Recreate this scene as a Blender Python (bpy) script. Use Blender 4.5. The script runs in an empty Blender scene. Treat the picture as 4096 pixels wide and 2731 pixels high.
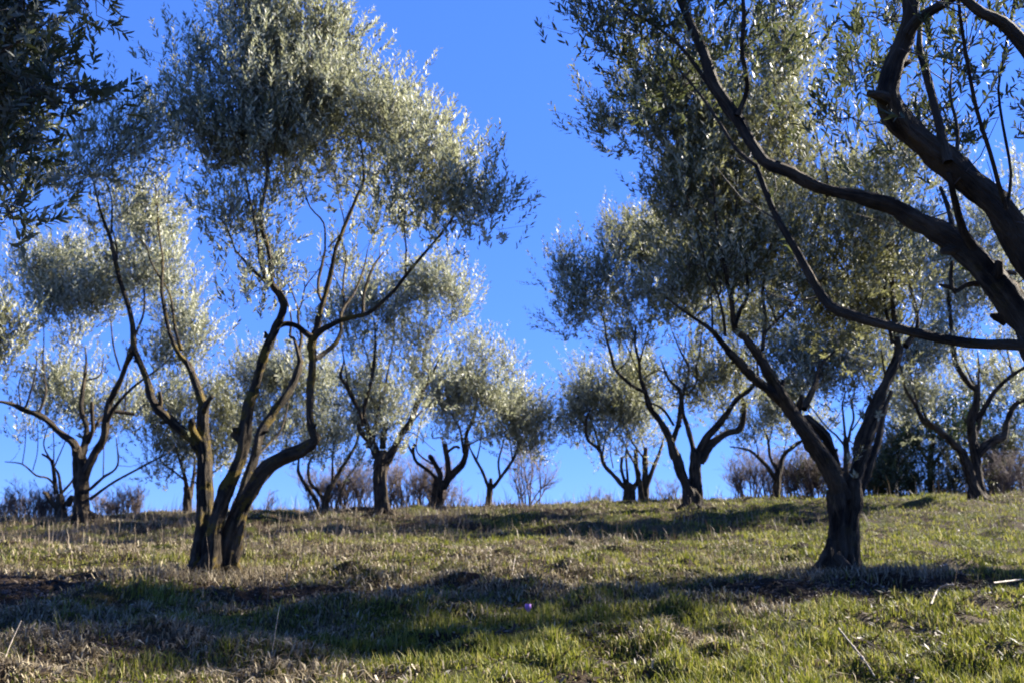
import bpy, math, random
import numpy as np
from mathutils import Vector

R = math.radians
rng = np.random.default_rng(7)
random.seed(7)
scene = bpy.context.scene
COL = scene.collection

# ------------------------------------------------------------------ camera
W, H = 4096.0, 2731.0
LENS = 35.0
F = LENS / 36.0 * W
PITCH = R(12.0)
CAM = np.array([0.0, 0.0, 1.5])
cam_d = bpy.data.cameras.new('camera')
cam_d.lens = LENS
cam_d.sensor_width = 36.0
cam_d.clip_end = 2000
cam_d.dof.use_dof = True
cam_d.dof.focus_distance = 3.2
cam_d.dof.aperture_fstop = 6.3
cam = bpy.data.objects.new('camera', cam_d)
COL.objects.link(cam)
cam.location = CAM
cam.rotation_euler = (R(90) + PITCH, 0, 0)
scene.camera = cam
FW = np.array([0, math.cos(PITCH), math.sin(PITCH)])
UP = np.array([0, -math.sin(PITCH), math.cos(PITCH)])


def at(px, py, Y):
    """photo pixel (4096 x 2731) seen at ground distance Y -> world point"""
    d = FW * F + np.array([1.0, 0, 0]) * (px - W / 2) + UP * (H / 2 - py)
    return CAM + d * (Y / d[1])


FR = {'a': (600, 1000, 2.0), 'b': (600, 1600, 2.0), 'c': (0, 1400, 2.0), 'd': (0, 700, 2.0),
      'e': (1200, 1300, 2.0), 'f': (2100, 1300, 2.0), 'g': (2920, 1400, 2.0), 'h': (2500, 700, 2.0),
      'D': (0, 0, 0.57422), 'k': (2900, 0, 1.12), 'm': (1000, 0, 1.12), 'j': (0, 0, 1.12),
      'q': (2000, 0, 1.12), 'n': (0, 0, 1.0)}


# ------------------------------------------------------------------ noise
def _hash(ix, iy, iz, seed):
    n = (ix.astype(np.int64) * 374761393 + iy.astype(np.int64) * 668265263 + iz.astype(np.int64) * 2147483647 + seed * 1274126177) & 0xFFFFFFFF
    n = ((n ^ (n >> 13)) * 1274126177) & 0xFFFFFFFF
    n = (n ^ (n >> 16)) & 0xFFFFFFFF
    return n / 4294967295.0


def vn(x, y, seed=0):
    x = np.asarray(x, float); y = np.asarray(y, float)
    ix = np.floor(x); iy = np.floor(y)
    fx = x - ix; fy = y - iy
    fx = fx * fx * (3 - 2 * fx); fy = fy * fy * (3 - 2 * fy)
    z = np.zeros_like(ix)
    a = _hash(ix, iy, z, seed); b = _hash(ix + 1, iy, z, seed)
    c = _hash(ix, iy + 1, z, seed); d = _hash(ix + 1, iy + 1, z, seed)
    return (a * (1 - fx) + b * fx) * (1 - fy) + (c * (1 - fx) + d * fx) * fy


def fbm(x, y, seed=0, o=3):
    s = 0; a = 0.5; t = 0
    for i in range(o):
        s = s + a * vn(x * 2 ** i + 17.3 * i, y * 2 ** i - 9.1 * i, seed + i); t += a; a *= 0.5
    return s / t


# ------------------------------------------------------------------ terrain
GY = np.array([-60, -10, 0, 3, 5.5, 7.5, 10, 11.5, 13, 15, 17.3, 19, 20.5, 22, 24, 27, 31, 35, 42, 50, 70, 120, 400.])
GZ = np.array([-8, -1.5, 0, .50, .83, 1.06, 1.285, 1.375, 1.47, 1.59, 1.72, 1.95, 2.18, 2.38, 2.53, 2.70, 2.80, 2.72, 2.3, 1.4, -2, -10, -40.])


def sstep(a, b, x):
    t = np.clip((x - a) / (b - a), 0, 1)
    return t * t * (3 - 2 * t)


def ground(x, y, detail=True):
    x = np.asarray(x, float); y = np.asarray(y, float)
    z = 0
    for o in (-1.2, -.4, .4, 1.2):
        z = z + np.interp(y + o, GY, GZ) * .25
    z = z + .026 * np.clip(x, -40, 40) * sstep(10, 27, y)
    if detail:
        calm = 1 - .85 * np.clip(np.exp(-((x + 3.0) ** 2 + (y - 10) ** 2) / .6) + np.exp(-((x - 3.4) ** 2 + (y - 10.1) ** 2) / .6), 0, 1)
        z0 = z
        near = np.clip(1.2 - np.abs(y - 10) / 60, .2, 1)
        z = z + (fbm(x * .35, y * .35, 3) - .5) * .22 * near
        z = z + (fbm(x * 1.3, y * 1.5, 11) - .5) * .26 * near
        # small tussocks
        z = z + np.maximum(fbm(x * 3.2, y * 3.2, 23, 2) - .5, 0) * .24 * near
        # roots heave the soil round the two big trunks
        for bx, by in ((-2.98, 10.0), (3.36, 10.0)):
            z = z + .04 * np.exp(-((x - bx) ** 2 + (y - by) ** 2) / .45)
        z = z0 + (z - z0) * calm
    return z


# ------------------------------------------------------------------ materials
def new_mat(name):
    m = bpy.data.materials.new(name)
    m.use_nodes = True
    nt = m.node_tree
    for n in list(nt.nodes):
        nt.nodes.remove(n)
    out = nt.nodes.new('ShaderNodeOutputMaterial')
    return m, nt, out


def node(nt, typ, **kw):
    n = nt.nodes.new(typ)
    for k, v in kw.items():
        if k in n.inputs:
            n.inputs[k].default_value = v
        else:
            setattr(n, k, v)
    return n


def ramp(nt, stops, src, interp='LINEAR'):
    r = nt.nodes.new('ShaderNodeValToRGB')
    el = r.color_ramp.elements
    r.color_ramp.interpolation = interp
    while len(el) > 1:
        el.remove(el[-1])
    el[0].position, el[0].color = stops[0][0], (*stops[0][1], 1)
    for p, c in stops[1:]:
        e = el.new(p); e.color = (*c, 1)
    nt.links.new(src, r.inputs[0])
    return r.outputs[0]


def mix(nt, fac, a, b):
    m = nt.nodes.new('ShaderNodeMix'); m.data_type = 'RGBA'
    if isinstance(fac, (int, float)):
        m.inputs[0].default_value = fac
    else:
        nt.links.new(fac, m.inputs[0])
    for s, i in ((a, 6), (b, 7)):
        if isinstance(s, tuple):
            m.inputs[i].default_value = (*s, 1)
        else:
            nt.links.new(s, m.inputs[i])
    return m.outputs[2]


def noise(nt, vec, scale, detail=3, rough=.6):
    n = nt.nodes.new('ShaderNodeTexNoise')
    n.inputs['Scale'].default_value = scale
    n.inputs['Detail'].default_value = detail
    n.inputs['Roughness'].default_value = rough
    if vec is not None:
        nt.links.new(vec, n.inputs['Vector'])
    return n.outputs['Fac']


def bark_mat(name, base, light, lichen):
    m, nt, out = new_mat(name)
    at_ = node(nt, 'ShaderNodeAttribute', attribute_name='bark')
    pos = nt.nodes.new('ShaderNodeNewGeometry').outputs['Position']
    n1 = noise(nt, at_.outputs['Vector'], 9, 5, .7)
    n2 = noise(nt, pos, 3.0, 3, .6)
    n3 = noise(nt, pos, 5.5, 4, .65)
    n4 = noise(nt, at_.outputs['Vector'], 26, 4, .7)
    col = ramp(nt, [(.40, tuple(c * .25 for c in base)), (.5, base), (.6, light), (.7, tuple(c * 1.5 for c in light))], n1)
    grey = ramp(nt, [(.42, (0, 0, 0)), (.62, (.6, .6, .6))], n2)
    col = mix(nt, grey, col, tuple(c * 1.15 for c in light))
    lm = ramp(nt, [(.60 - .095 * lichen, (0, 0, 0)), (.655 - .08 * lichen, (lichen, lichen, lichen))], n3)
    # lichen keeps to the side of the trunk turned up and to the right
    col = mix(nt, lm, col, (.17, .115, .012))
    b = nt.nodes.new('ShaderNodeBump'); b.inputs['Strength'].default_value = 1.0; b.inputs['Distance'].default_value = .09
    ad = node(nt, 'ShaderNodeMath', operation='ADD')
    nt.links.new(n1, ad.inputs[0]); nt.links.new(n4, ad.inputs[1])
    nt.links.new(ad.outputs[0], b.inputs['Height'])
    p = nt.nodes.new('ShaderNodeBsdfPrincipled')
    p.inputs['Roughness'].default_value = .85
    p.inputs['Specular IOR Level'].default_value = .25
    nt.links.new(col, p.inputs['Base Color']); nt.links.new(b.outputs[0], p.inputs['Normal'])
    nt.links.new(p.outputs[0], out.inputs[0])
    return m


def leaf_mat(name, top, under, trans, tamt=.3, rough=.55, spec=.35):
    m, nt, out = new_mat(name)
    g = nt.nodes.new('ShaderNodeNewGeometry')
    rnd = g.outputs['Random Per Island']
    tcol = ramp(nt, [(0, tuple(c * .65 for c in top)), (.55, top), (.85, tuple(c * 1.5 for c in top)), (1, (top[0] * 2.2, top[1] * 1.8, top[2] * 1.2))], rnd)
    ucol = ramp(nt, [(0, tuple(c * .75 for c in under)), (.6, under), (1, tuple(min(.8, c * 1.35) for c in under))], rnd)
    col = mix(nt, g.outputs['Backfacing'], tcol, ucol)
    p = nt.nodes.new('ShaderNodeBsdfPrincipled')
    p.inputs['Roughness'].default_value = rough
    p.inputs['Specular IOR Level'].default_value = spec
    nt.links.new(col, p.inputs['Base Color'])
    t = nt.nodes.new('ShaderNodeBsdfTranslucent'); t.inputs[0].default_value = (*trans, 1)
    ms = nt.nodes.new('ShaderNodeMixShader'); ms.inputs[0].default_value = tamt
    nt.links.new(p.outputs[0], ms.inputs[1]); nt.links.new(t.outputs[0], ms.inputs[2])
    nt.links.new(ms.outputs[0], out.inputs[0])
    return m


def blade_mat(name, stops, tamt=.35, patch=None):
    m, nt, out = new_mat(name)
    g = nt.nodes.new('ShaderNodeNewGeometry')
    col = ramp(nt, stops, g.outputs['Random Per Island'])
    if patch:
        nf = noise(nt, g.outputs['Position'], patch[0], 3, .6)
        pm = ramp(nt, [(.45, (0, 0, 0)), (.62, (1, 1, 1))], nf)
        col = mix(nt, pm, col, patch[1])
    p = nt.nodes.new('ShaderNodeBsdfPrincipled'); p.inputs['Roughness'].default_value = .6
    p.inputs['Specular IOR Level'].default_value = .3
    nt.links.new(col, p.inputs['Base Color'])
    t = nt.nodes.new('ShaderNodeBsdfTranslucent')
    nt.links.new(col, t.inputs[0])
    ms = nt.nodes.new('ShaderNodeMixShader'); ms.inputs[0].default_value = tamt
    nt.links.new(p.outputs[0], ms.inputs[1]); nt.links.new(t.outputs[0], ms.inputs[2])
    nt.links.new(ms.outputs[0], out.inputs[0])
    return m


def plain(name, c, rough=.8, tamt=0):
    m, nt, out = new_mat(name)
    g = nt.nodes.new('ShaderNodeNewGeometry')
    n = noise(nt, g.outputs['Position'], 30, 3)
    col = ramp(nt, [(.3, tuple(x * .6 for x in c)), (.7, tuple(min(1, x * 1.25) for x in c))], n)
    p = nt.nodes.new('ShaderNodeBsdfPrincipled'); p.inputs['Roughness'].default_value = rough
    nt.links.new(col, p.inputs['Base Color'])
    nt.links.new(p.outputs[0], out.inputs[0])
    return m


def ground_mat():
    m, nt, out = new_mat('soil_moss')
    g = nt.nodes.new('ShaderNodeNewGeometry')
    P = g.outputs['Position']
    n1 = noise(nt, P, 1.1, 5, .65)
    n2 = noise(nt, P, 14, 5, .75)
    n3 = noise(nt, P, .45, 3, .5)
    n4 = noise(nt, P, 60, 3, .8)
    soil = ramp(nt, [(.3, (.012, .008, .005)), (.55, (.03, .02, .012)), (.75, (.07, .05, .03))], n2)
    moss = ramp(nt, [(.3, (.02, .026, .004)), (.6, (.055, .062, .008)), (.8, (.10, .10, .014))], n4)
    straw = ramp(nt, [(.3, (.04, .03, .018)), (.7, (.12, .092, .055))], n4)
    mm = ramp(nt, [(.47, (0, 0, 0)), (.58, (1, 1, 1))], n1)
    col = mix(nt, mm, soil, moss)
    sm = ramp(nt, [(.48, (0, 0, 0)), (.66, (.8, .8, .8))], n3)
    col = mix(nt, sm, col, straw)
    sa = node(nt, 'ShaderNodeAttribute', attribute_name='soil')
    col = mix(nt, sa.outputs['Fac'], col, soil)
    b = nt.nodes.new('ShaderNodeBump'); b.inputs['Strength'].default_value = 1; b.inputs['Distance'].default_value = .05
    nt.links.new(n2, b.inputs['Height'])
    p = nt.nodes.new('ShaderNodeBsdfPrincipled'); p.inputs['Roughness'].default_value = .95
    p.inputs['Specular IOR Level'].default_value = .1
    nt.links.new(col, p.inputs['Base Color']); nt.links.new(b.outputs[0], p.inputs['Normal'])
    nt.links.new(p.outputs[0], out.inputs[0])
    return m


M_BARK = bark_mat('olive_bark', (.028, .019, .0105), (.095, .069, .043), .16)
M_BARKL = bark_mat('olive_bark_lichen', (.028, .0195, .0105), (.095, .07, .042), .75)
M_TWIG = plain('twig_bark', (.055, .043, .035))
M_LEAF = leaf_mat('olive_leaf', (.082, .088, .040), (.41, .405, .295), (.33, .34, .20), .35)
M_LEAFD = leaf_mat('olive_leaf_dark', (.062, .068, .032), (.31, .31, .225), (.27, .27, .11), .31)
M_LEAFN = leaf_mat('olive_leaf_shaded', (.034, .045, .024), (.13, .14, .105), (.13, .15, .05), .22)  # darker copy of the olive leaf; near trees' shade put into its colour
M_EVER = leaf_mat('evergreen_leaf', (.02, .036, .013), (.04, .055, .02), (.05, .08, .014), .2, .5, .4)
M_BUSH = leaf_mat('bush_leaf', (.05, .052, .022), (.11, .105, .06), (.1, .1, .03), .2, .6, .3)
M_GROUND = ground_mat()

# ------------------------------------------------------------------ mesh helpers


def np_mesh(name, V, faces4=None, faces3=None, mats=(), parent=None, smooth=False, attr=None, matidx=None):
    me = bpy.data.meshes.new(name)
    V = np.asarray(V, np.float32)
    n4 = 0 if faces4 is None else len(faces4)
    n3 = 0 if faces3 is None else len(faces3)
    me.vertices.add(len(V)); me.vertices.foreach_set('co', V.ravel())
    loops = []
    if n4: loops.append(np.asarray(faces4, np.int32).ravel())
    if n3: loops.append(np.asarray(faces3, np.int32).ravel())
    L = np.concatenate(loops)
    me.loops.add(len(L)); me.loops.foreach_set('vertex_index', L)
    starts = np.concatenate([np.arange(n4) * 4, n4 * 4 + np.arange(n3) * 3]).astype(np.int32)
    me.polygons.add(n4 + n3); me.polygons.foreach_set('loop_start', starts)
    if matidx is not None:
        me.polygons.foreach_set('material_index', np.asarray(matidx, np.int32))
    me.polygons.foreach_set('use_smooth', np.full(n4 + n3, smooth))
    if attr is not None:
        a = me.attributes.new('bark', 'FLOAT_VECTOR', 'POINT')
        a.data.foreach_set('vector', np.asarray(attr, np.float32).ravel())
    for m in mats: me.materials.append(m)
    me.update(calc_edges=True)
    o = bpy.data.objects.new(name, me)
    COL.objects.link(o)
    if parent is not None:
        o.parent = parent
        o.matrix_parent_inverse = parent.matrix_basis.inverted()
    return o


def tag(o, label=None, cat=None, group=None, kind=None):
    if label: o['label'] = label
    if cat: o['category'] = cat
    if group: o['group'] = group
    if kind: o['kind'] = kind
    return o


def empty(name, loc):
    o = bpy.data.objects.new(name, None)
    o.empty_display_size = .3
    o.location = loc
    COL.objects.link(o)
    return o


def catmull(P, Rr, step):
    """resample a polyline (n,3) + radii with Catmull-Rom at ~step spacing"""
    P = np.asarray(P, float); Rr = np.asarray(Rr, float)
    Q = np.vstack([2 * P[0] - P[1], P, 2 * P[-1] - P[-2]])
    RR = np.concatenate([[Rr[0]], Rr, [Rr[-1]]])
    out = []; ro = []
    for i in range(1, len(Q) - 2):
        L = np.linalg.norm(Q[i + 1] - Q[i])
        n = max(2, int(math.ceil(L / step)))
        t = np.linspace(0, 1, n, endpoint=False)[:, None]
        p0, p1, p2, p3 = Q[i - 1], Q[i], Q[i + 1], Q[i + 2]
        out.append(.5 * ((2 * p1) + (-p0 + p2) * t + (2 * p0 - 5 * p1 + 4 * p2 - p3) * t ** 2 + (-p0 + 3 * p1 - 3 * p2 + p3) * t ** 3))
        ts = t[:, 0]; ts = ts * ts * (3 - 2 * ts)
        ro.append(RR[i] * (1 - ts) + RR[i + 1] * ts)
    out.append(Q[-2][None]); ro.append([RR[-2]])
    return np.vstack(out), np.concatenate(ro)


class Tubes:
    def __init__(s):
        s.V = []; s.F4 = []; s.F3 = []; s.A = []; s.n = 0

    def add(s, P, r, sides=8, gnarl=.1, flute=0., seed=0, cap=True):
        P = np.asarray(P, float); r = np.asarray(r, float)
        if cap and r[-1] > .02:
            te = norm(P[-1] - P[-2])
            P = np.vstack([P, P[-1] + te * r[-1] * .5, P[-1] + te * r[-1] * .85]); r = np.concatenate([r, [r[-1] * .82, r[-1] * .45]])
            if np.ndim(flute): flute = np.concatenate([flute, [flute[-1], 0]])
        n = len(P)
        T = np.gradient(P, axis=0)
        T /= np.linalg.norm(T, axis=1)[:, None] + 1e-9
        N = np.zeros_like(P)
        ref = np.array([1., .2, 0]) if abs(T[0][0]) < .8 else np.array([0, 1., 0])
        v = ref - T[0] * ref.dot(T[0]); N[0] = v / np.linalg.norm(v)
        for i in range(1, n):
            v = N[i - 1] - T[i] * N[i - 1].dot(T[i])
            N[i] = v / (np.linalg.norm(v) + 1e-9)
        B = np.cross(T, N)
        a = np.linspace(0, 2 * math.pi, sides, endpoint=False)
        Ln = np.concatenate([[0], np.cumsum(np.linalg.norm(np.diff(P, axis=0), axis=1))])
        rr = np.repeat(np.asarray(r)[:, None], sides, 1)
        if gnarl:
            X = (np.cos(a) * 1.3 + 7)[None, :] + Ln[:, None] * .0
            k = 1.0 / min(max(np.mean(r) * 2.0, .03), .22)
            nz = vn(X * 1.1 + seed * 3.1, Ln[:, None] * k * .8 + np.sin(a)[None, :] * 1.4 + 40, seed) - .5
            nz2 = vn(X * 2.7 + seed, Ln[:, None] * k * 2.2 + np.sin(a)[None, :] * 2.9 + 90, seed + 5) - .5
            nz3 = vn(X * 6 + seed, Ln[:, None] * k * 4.5 + np.sin(a)[None, :] * 5 + 10, seed + 8) - .5
            rr = rr * (1 + gnarl * (nz * 1.3 + nz2 * .8 + nz3 * .45))
        if flute is not 0.:
            fl = np.asarray(flute) if np.ndim(flute) else np.full(n, flute)
            tw = Ln[:, None] * 1.1
            rr = rr * (1 + fl[:, None] * (.6 * np.sin(5 * a[None, :] + seed + tw * 1.2) + .5 * np.sin(3 * a[None, :] + 2 * seed - tw) + .35 * np.sin(9 * a[None, :] + tw * 2)))
        ca, sa = np.cos(a), np.sin(a)
        V = P[:, None, :] + rr[:, :, None] * (ca[None, :, None] * N[:, None, :] + sa[None, :, None] * B[:, None, :])
        at_ = np.stack([np.broadcast_to(ca[None] , rr.shape) * rr * 2.2 + seed * .37, np.broadcast_to(sa[None], rr.shape) * rr * 2.2, np.repeat(Ln[:, None] * .3, sides, 1)], -1)
        idx = s.n + np.arange(n * sides).reshape(n, sides)
        q = np.stack([idx[:-1], np.roll(idx[:-1], -1, 1), np.roll(idx[1:], -1, 1), idx[1:]], -1).reshape(-1, 4)
        s.V.append(V.reshape(-1, 3)); s.A.append(at_.reshape(-1, 3)); s.F4.append(q)
        s.n += n * sides
        if cap:
            s.V.append((P[-1] + T[-1] * r[-1] * .3)[None]); s.A.append(at_[-1, 0][None])
            s.F3.append(np.stack([idx[-1], np.roll(idx[-1], -1), np.full(sides, s.n)], -1))
            s.n += 1

    def build(s, name, mat, parent):
        f3 = np.vstack(s.F3) if s.F3 else None
        return np_mesh(name, np.vstack(s.V), np.vstack(s.F4), f3, [mat], parent, True, np.vstack(s.A))


def norm(v):
    return v / (np.linalg.norm(v, axis=-1, keepdims=True) + 1e-9)


class Leaves:
    def __init__(s, fine=False):
        s.b = []; s.d = []; s.nm = []; s.L = []; s.w = []; s.fine = fine

    def sprays(s, p0, dirs, length, nl, leaf, rg, width=.29):
        """p0 (k,3), dirs (k,3) unit, length (k,)"""
        k = len(p0)
        t = np.linspace(.12, 1, nl)[None, :] + rg.uniform(-.03, .03, (k, nl))
        ax = norm(np.cross(dirs, norm(rg.normal(size=(k, 3)))))
        ay = np.cross(dirs, ax)
        ph = (np.arange(nl) * math.pi + (np.arange(nl) // 2) * 1.45)[None, :] + rg.uniform(0, 6.28, (k, 1)) + rg.normal(0, .3, (k, nl))
        rad = np.cos(ph)[..., None] * ax[:, None] + np.sin(ph)[..., None] * ay[:, None]
        bend = np.array([0, 0, 1.0])
        base = p0[:, None] + dirs[:, None] * (t * length[:, None])[..., None] + bend * ((t ** 2) * length[:, None] * .12)[..., None]
        d = norm(dirs[:, None] * rg.uniform(.55, 1.0, (k, nl, 1)) + rad * .75 + bend * .18 + rg.normal(0, .16, (k, nl, 3)))
        n = dirs[:, None] + bend * .25 + rg.normal(0, .28, (k, nl, 3))
        n = norm(n - d * np.sum(n * d, -1, keepdims=True))
        Lf = leaf * rg.uniform(.65, 1.15, (k, nl)) * (1 - .35 * np.clip(t - .8, 0, 1) / .2)
        s.b.append(base.reshape(-1, 3)); s.d.append(d.reshape(-1, 3)); s.nm.append(n.reshape(-1, 3))
        s.L.append(Lf.ravel()); s.w.append((Lf * width * rg.uniform(.8, 1.2, (k, nl))).ravel())

    def build(s, name, mat, parent):
        b = np.vstack(s.b); d = np.vstack(s.d); n = np.vstack(s.nm)
        L = np.concatenate(s.L)[:, None]; w = np.concatenate(s.w)[:, None]
        sd = np.cross(d, n)
        k = len(b)
        if s.fine:
            V = np.stack([b, b + d * L * .28 + sd * w * .42 + n * L * .02, b + d * L * .28 - sd * w * .42 + n * L * .02,
                          b + d * L * .66 + sd * w * .40 + n * L * .01, b + d * L * .66 - sd * w * .40 + n * L * .01,
                          b + d * L - n * L * .08], 1)
            i = np.arange(k)[:, None] * 6
            f4 = i + np.array([[1, 2, 4, 3]])
            f3 = np.vstack([i + np.array([[0, 2, 1]]), i + np.array([[3, 4, 5]])])
            return np_mesh(name, V.reshape(-1, 3), f4, f3, [mat], parent)
        V = np.stack([b, b + d * L * .5 - sd * w * .5, b + d * L, b + d * L * .5 + sd * w * .5], 1)
        f4 = np.arange(k * 4).reshape(k, 4)
        # winding so the face normal is +n : base, -side, tip, +side
        return np_mesh(name, V.reshape(-1, 3), f4, None, [mat], parent)


LEAFCOUNT = 0


def tree(label, Y, lines, crown, name='olive_tree', cat='olive tree', group='olive trees on the grassy slope', leaf=.062,
         kcl=13, nspray=15, nleaf=18, lscale=1.0, bark=None, leafm=None, seed=1, fine=False, trunk_n=1, flute=.16, reach=1.0, gap=.27, upb=.8,
         twig=1.0, sides=12, deep=1.05):
    """lines: (frame, [(x,y,w)...], dy0, dy1); the first trunk_n lines are the trunk and get rooted in the ground.
    crown: (Dx, Dy, rx, ry, dy, density)"""
    global LEAFCOUNT
    rg = np.random.default_rng(seed)
    bark = bark or M_BARK; leafm = leafm or M_LEAF
    nodes = []; ndir = []; nrad = []
    root = None
    trunkT = Tubes(); parts = []
    for li, ln in enumerate(lines):
        fr, pts, d0, d1 = ln
        ox, oy, sc = FR[fr]
        m = len(pts)
        P = []; rad = []
        wob = 0
        for i, (x, y, w) in enumerate(pts):
            t = i / max(1, m - 1)
            yy = Y + d0 + (d1 - d0) * t
            if li >= trunk_n and i > 0:
                wob = wob * .7 + rg.normal() * .015 * Y / 10
            P.append(at(ox + x / sc, oy + y / sc, yy + wob))
            rad.append(w / sc / 2 / F * yy * .89)
        P = np.array(P); rad = np.array(rad)
        if li < trunk_n:
            gz = float(ground(P[0][0], P[0][1], True))
            basep = np.array([P[0][0], P[0][1], gz])
            if P[0][2] - gz > .05:
                P = np.vstack([[P[0][0], P[0][1], gz - .15], P]); rad = np.concatenate([[rad[0] * 1.12], rad])
            else:
                P[0][2] = gz - .12
            if root is None:
                root = empty(name, tuple(basep))
                bpy.context.view_layer.update()
        mr = float(np.mean(rad))
        P2, r2 = catmull(P, rad, (.05 if Y < 15 else .09) if mr > .03 else .10)
        if li < trunk_n:
            h = P2[:, 2] - P2[0, 2]
            flare = 1 + .34 * np.exp(-h / .2)
            r2 = r2 * flare
            fl = flute * (.55 + .9 * np.exp(-h / .35))
            trunkT.add(P2, r2, 36, .34, fl, seed + li * 3)
        else:
            tb = Tubes()
            big = mr > .03
            fl = flute * .35 if mr > .05 else 0.
            tb.add(P2, r2, sides + 4 if mr > .05 else (8 if mr > .012 else 5), (.36 if Y < 15 else .26) if big else .14, fl, seed + li * 3)
            parts.append(tb)
            # knots and pruning stubs on the heavier limbs
            if mr > .035 and len(P2) > 6:
                for _ in range(max(1, int(len(P2) * (.03 if Y < 15 else .015)))):
                    i = rg.integers(2, len(P2) - 2)
                    tdir = norm(P2[i + 1] - P2[i - 1])
                    sd = norm(np.cross(tdir, norm(rg.normal(size=3))))
                    q = np.array([P2[i], P2[i] + sd * r2[i] * 1.0, P2[i] + (sd + tdir * .35) * r2[i] * 1.7])
                    tb.add(q, np.array([r2[i] * .6, r2[i] * .45, r2[i] * .3]), 8, .3, 0., seed + 9)
        nodes.append(P2); nrad.append(r2)
        T = norm(np.gradient(P2, axis=0)); ndir.append(T)
    rx, ry = root.location[0], root.location[1]
    r0 = float(nrad[0][min(3, len(nrad[0]) - 1)])
    # surface roots running out from the foot of the trunk into the soil
    for k in range(9 if name == 'olive_tree' else 0):
        a_ = k * 2 * math.pi / 9 + rg.normal(0, .25); Lr = r0 * rg.uniform(2.0, 3.4)
        if trunk_n > 1 and Y < 15: cx_, cy_ = (nodes[k % trunk_n][2][0], nodes[k % trunk_n][2][1])
        else: cx_, cy_ = rx, ry
        q = []
        for t_, hh in ((.15, 1.2), (.5, .5), (.85, .15), (1.25, .03), (1.8, -.25)):
            wx = cx_ + math.cos(a_ + t_ * rg.normal(0, .12)) * Lr * t_ * .62; wy = cy_ + math.sin(a_) * Lr * t_ * .62
            q.append([wx, wy, float(ground(wx, wy)) + hh * r0])
        rr_ = r0 * rg.uniform(.18, .30)
        q2, rq = catmull(q, [rr_ * 1.1, rr_, rr_ * .8, rr_ * .6, rr_ * .35], .05)
        trunkT.add(q2, rq, 12, .4, .12, seed + k)
    tr = trunkT.build('trunk', bark, root)
    for tb in parts:
        tb.build('limb', bark, root)
    NP = np.vstack(nodes[0:]); NR = np.concatenate(nrad); ND = np.vstack(ndir)
    # leave the low trunk out of the attachment points
    keep = NP[:, 2] > root.location[2] + (.9 if name == 'olive_tree' else .1)
    if keep.sum() > 10:
        NP, NR, ND = NP[keep], NR[keep], ND[keep]
    # clumps
    C = []; O = []
    for (cx, cy, rx, ry, dy, dens) in crown:
        yy = Y + dy
        c = at(cx / .57422, cy / .57422, yy)
        mx = rx / .57422 / F * yy; mz = ry / .57422 / F * yy; my = .5 * (mx + mz) * deep
        n = max(3, int(math.pi * mx * mz * kcl * dens / lscale ** 2))
        v = norm(rg.normal(size=(n, 3))) * (rg.uniform(.0, 1, (n, 1)) ** .48) * .84 + rg.normal(0, .19, (n, 3))
        C.append(c + v * np.array([mx, my, mz]))
        O.append(norm(v * np.array([1, 1, .8]) + np.array([0, 0, .45])))
    C = np.vstack(C); O = np.vstack(O)
    if gap:
        keep = vn(C[:, 0] * 2.3 / lscale ** .5 + seed, C[:, 2] * 2.6 / lscale ** .5 + C[:, 1] * 1.3, seed) > gap
        C, O = C[keep], O[keep]
    # nearest first; each clump hangs on the nearest bit of tree so far
    D0 = np.array([np.min(np.linalg.norm(NP - c, axis=1)) for c in C])
    order = np.argsort(D0)
    tw = Tubes(); lv = Leaves(fine)
    NPl = [NP]; NRl = [NR]; NDl = [ND]
    allP, allR, allD = NP, NR, ND
    S0 = []; SD = []; SL = []
    for ii, ci in enumerate(order):
        c = C[ci]
        if ii % 4 == 0:
            allP = np.vstack(NPl); allR = np.concatenate(NRl); allD = np.vstack(NDl)
        dv = c - allP
        dist = np.linalg.norm(dv, axis=1)
        cost = dist + np.maximum(0, -dv[:, 2]) * 1.2 + .25 * dist * (1 - np.sum(dv * allD, 1) / (dist + 1e-6))
        j = int(np.argmin(cost))
        s = allP[j]; dd = dist[j]
        if dd > .04:
            ctl = s + allD[j] * dd * .35 + np.array([0, 0, -.02 * dd]) + rg.normal(0, .05 * dd, 3)
            ctl2 = c - O[ci] * dd * .25 + np.array([0, 0, -.10 * dd])
            m = max(4, int(dd / .10))
            t = np.linspace(0, 1, m)[:, None]
            P = (1 - t) ** 3 * s + 3 * (1 - t) ** 2 * t * ctl + 3 * (1 - t) * t ** 2 * ctl2 + t ** 3 * c
            P[1:-1] += rg.normal(0, .008, (m - 2, 3)) * min(2, 1 + dd)
            r0 = min(allR[j] * .75, (.0035 + .008 * dd) * twig)
            r0 = max(r0, .0028 * twig)
            r = np.linspace(r0, .0028 * twig, m)
            tw.add(P, r, 5 if Y < 15 else 4, 0, 0., 0, False)
            NPl.append(P[1:]); NRl.append(r[1:]); NDl.append(norm(np.gradient(P, axis=0))[1:])
        if dd > .25:
            na = int(dd * nspray * .9 / lscale)
            if na > 0:
                ia = np.minimum(len(P) - 1, (len(P) * rg.uniform(.3, 1, na)).astype(int))
                da = norm(norm(P[-1] - P[0])[None] * .6 + rg.normal(0, .45, (na, 3)) + np.array([0, 0, upb * .6]))
                S0.append(P[ia]); SD.append(da); SL.append(rg.uniform(.14, .36, na) * lscale ** .6 * reach)
        ns = max(3, int(nspray * .8 * rg.uniform(.4, 1.6)))
        rc = .17 * lscale ** .5 * reach
        st = c + rg.normal(0, rc, (ns, 3))
        dr = norm(O[ci] * .55 + np.array([0, 0, upb]) + (st - c) / rc * .33 + rg.normal(0, .30, (ns, 3)))
        ln = rg.uniform(.15, .46, ns) * lscale ** .6 * reach
        S0.append(st - dr * ln[:, None] * .3); SD.append(dr); SL.append(ln)
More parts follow.
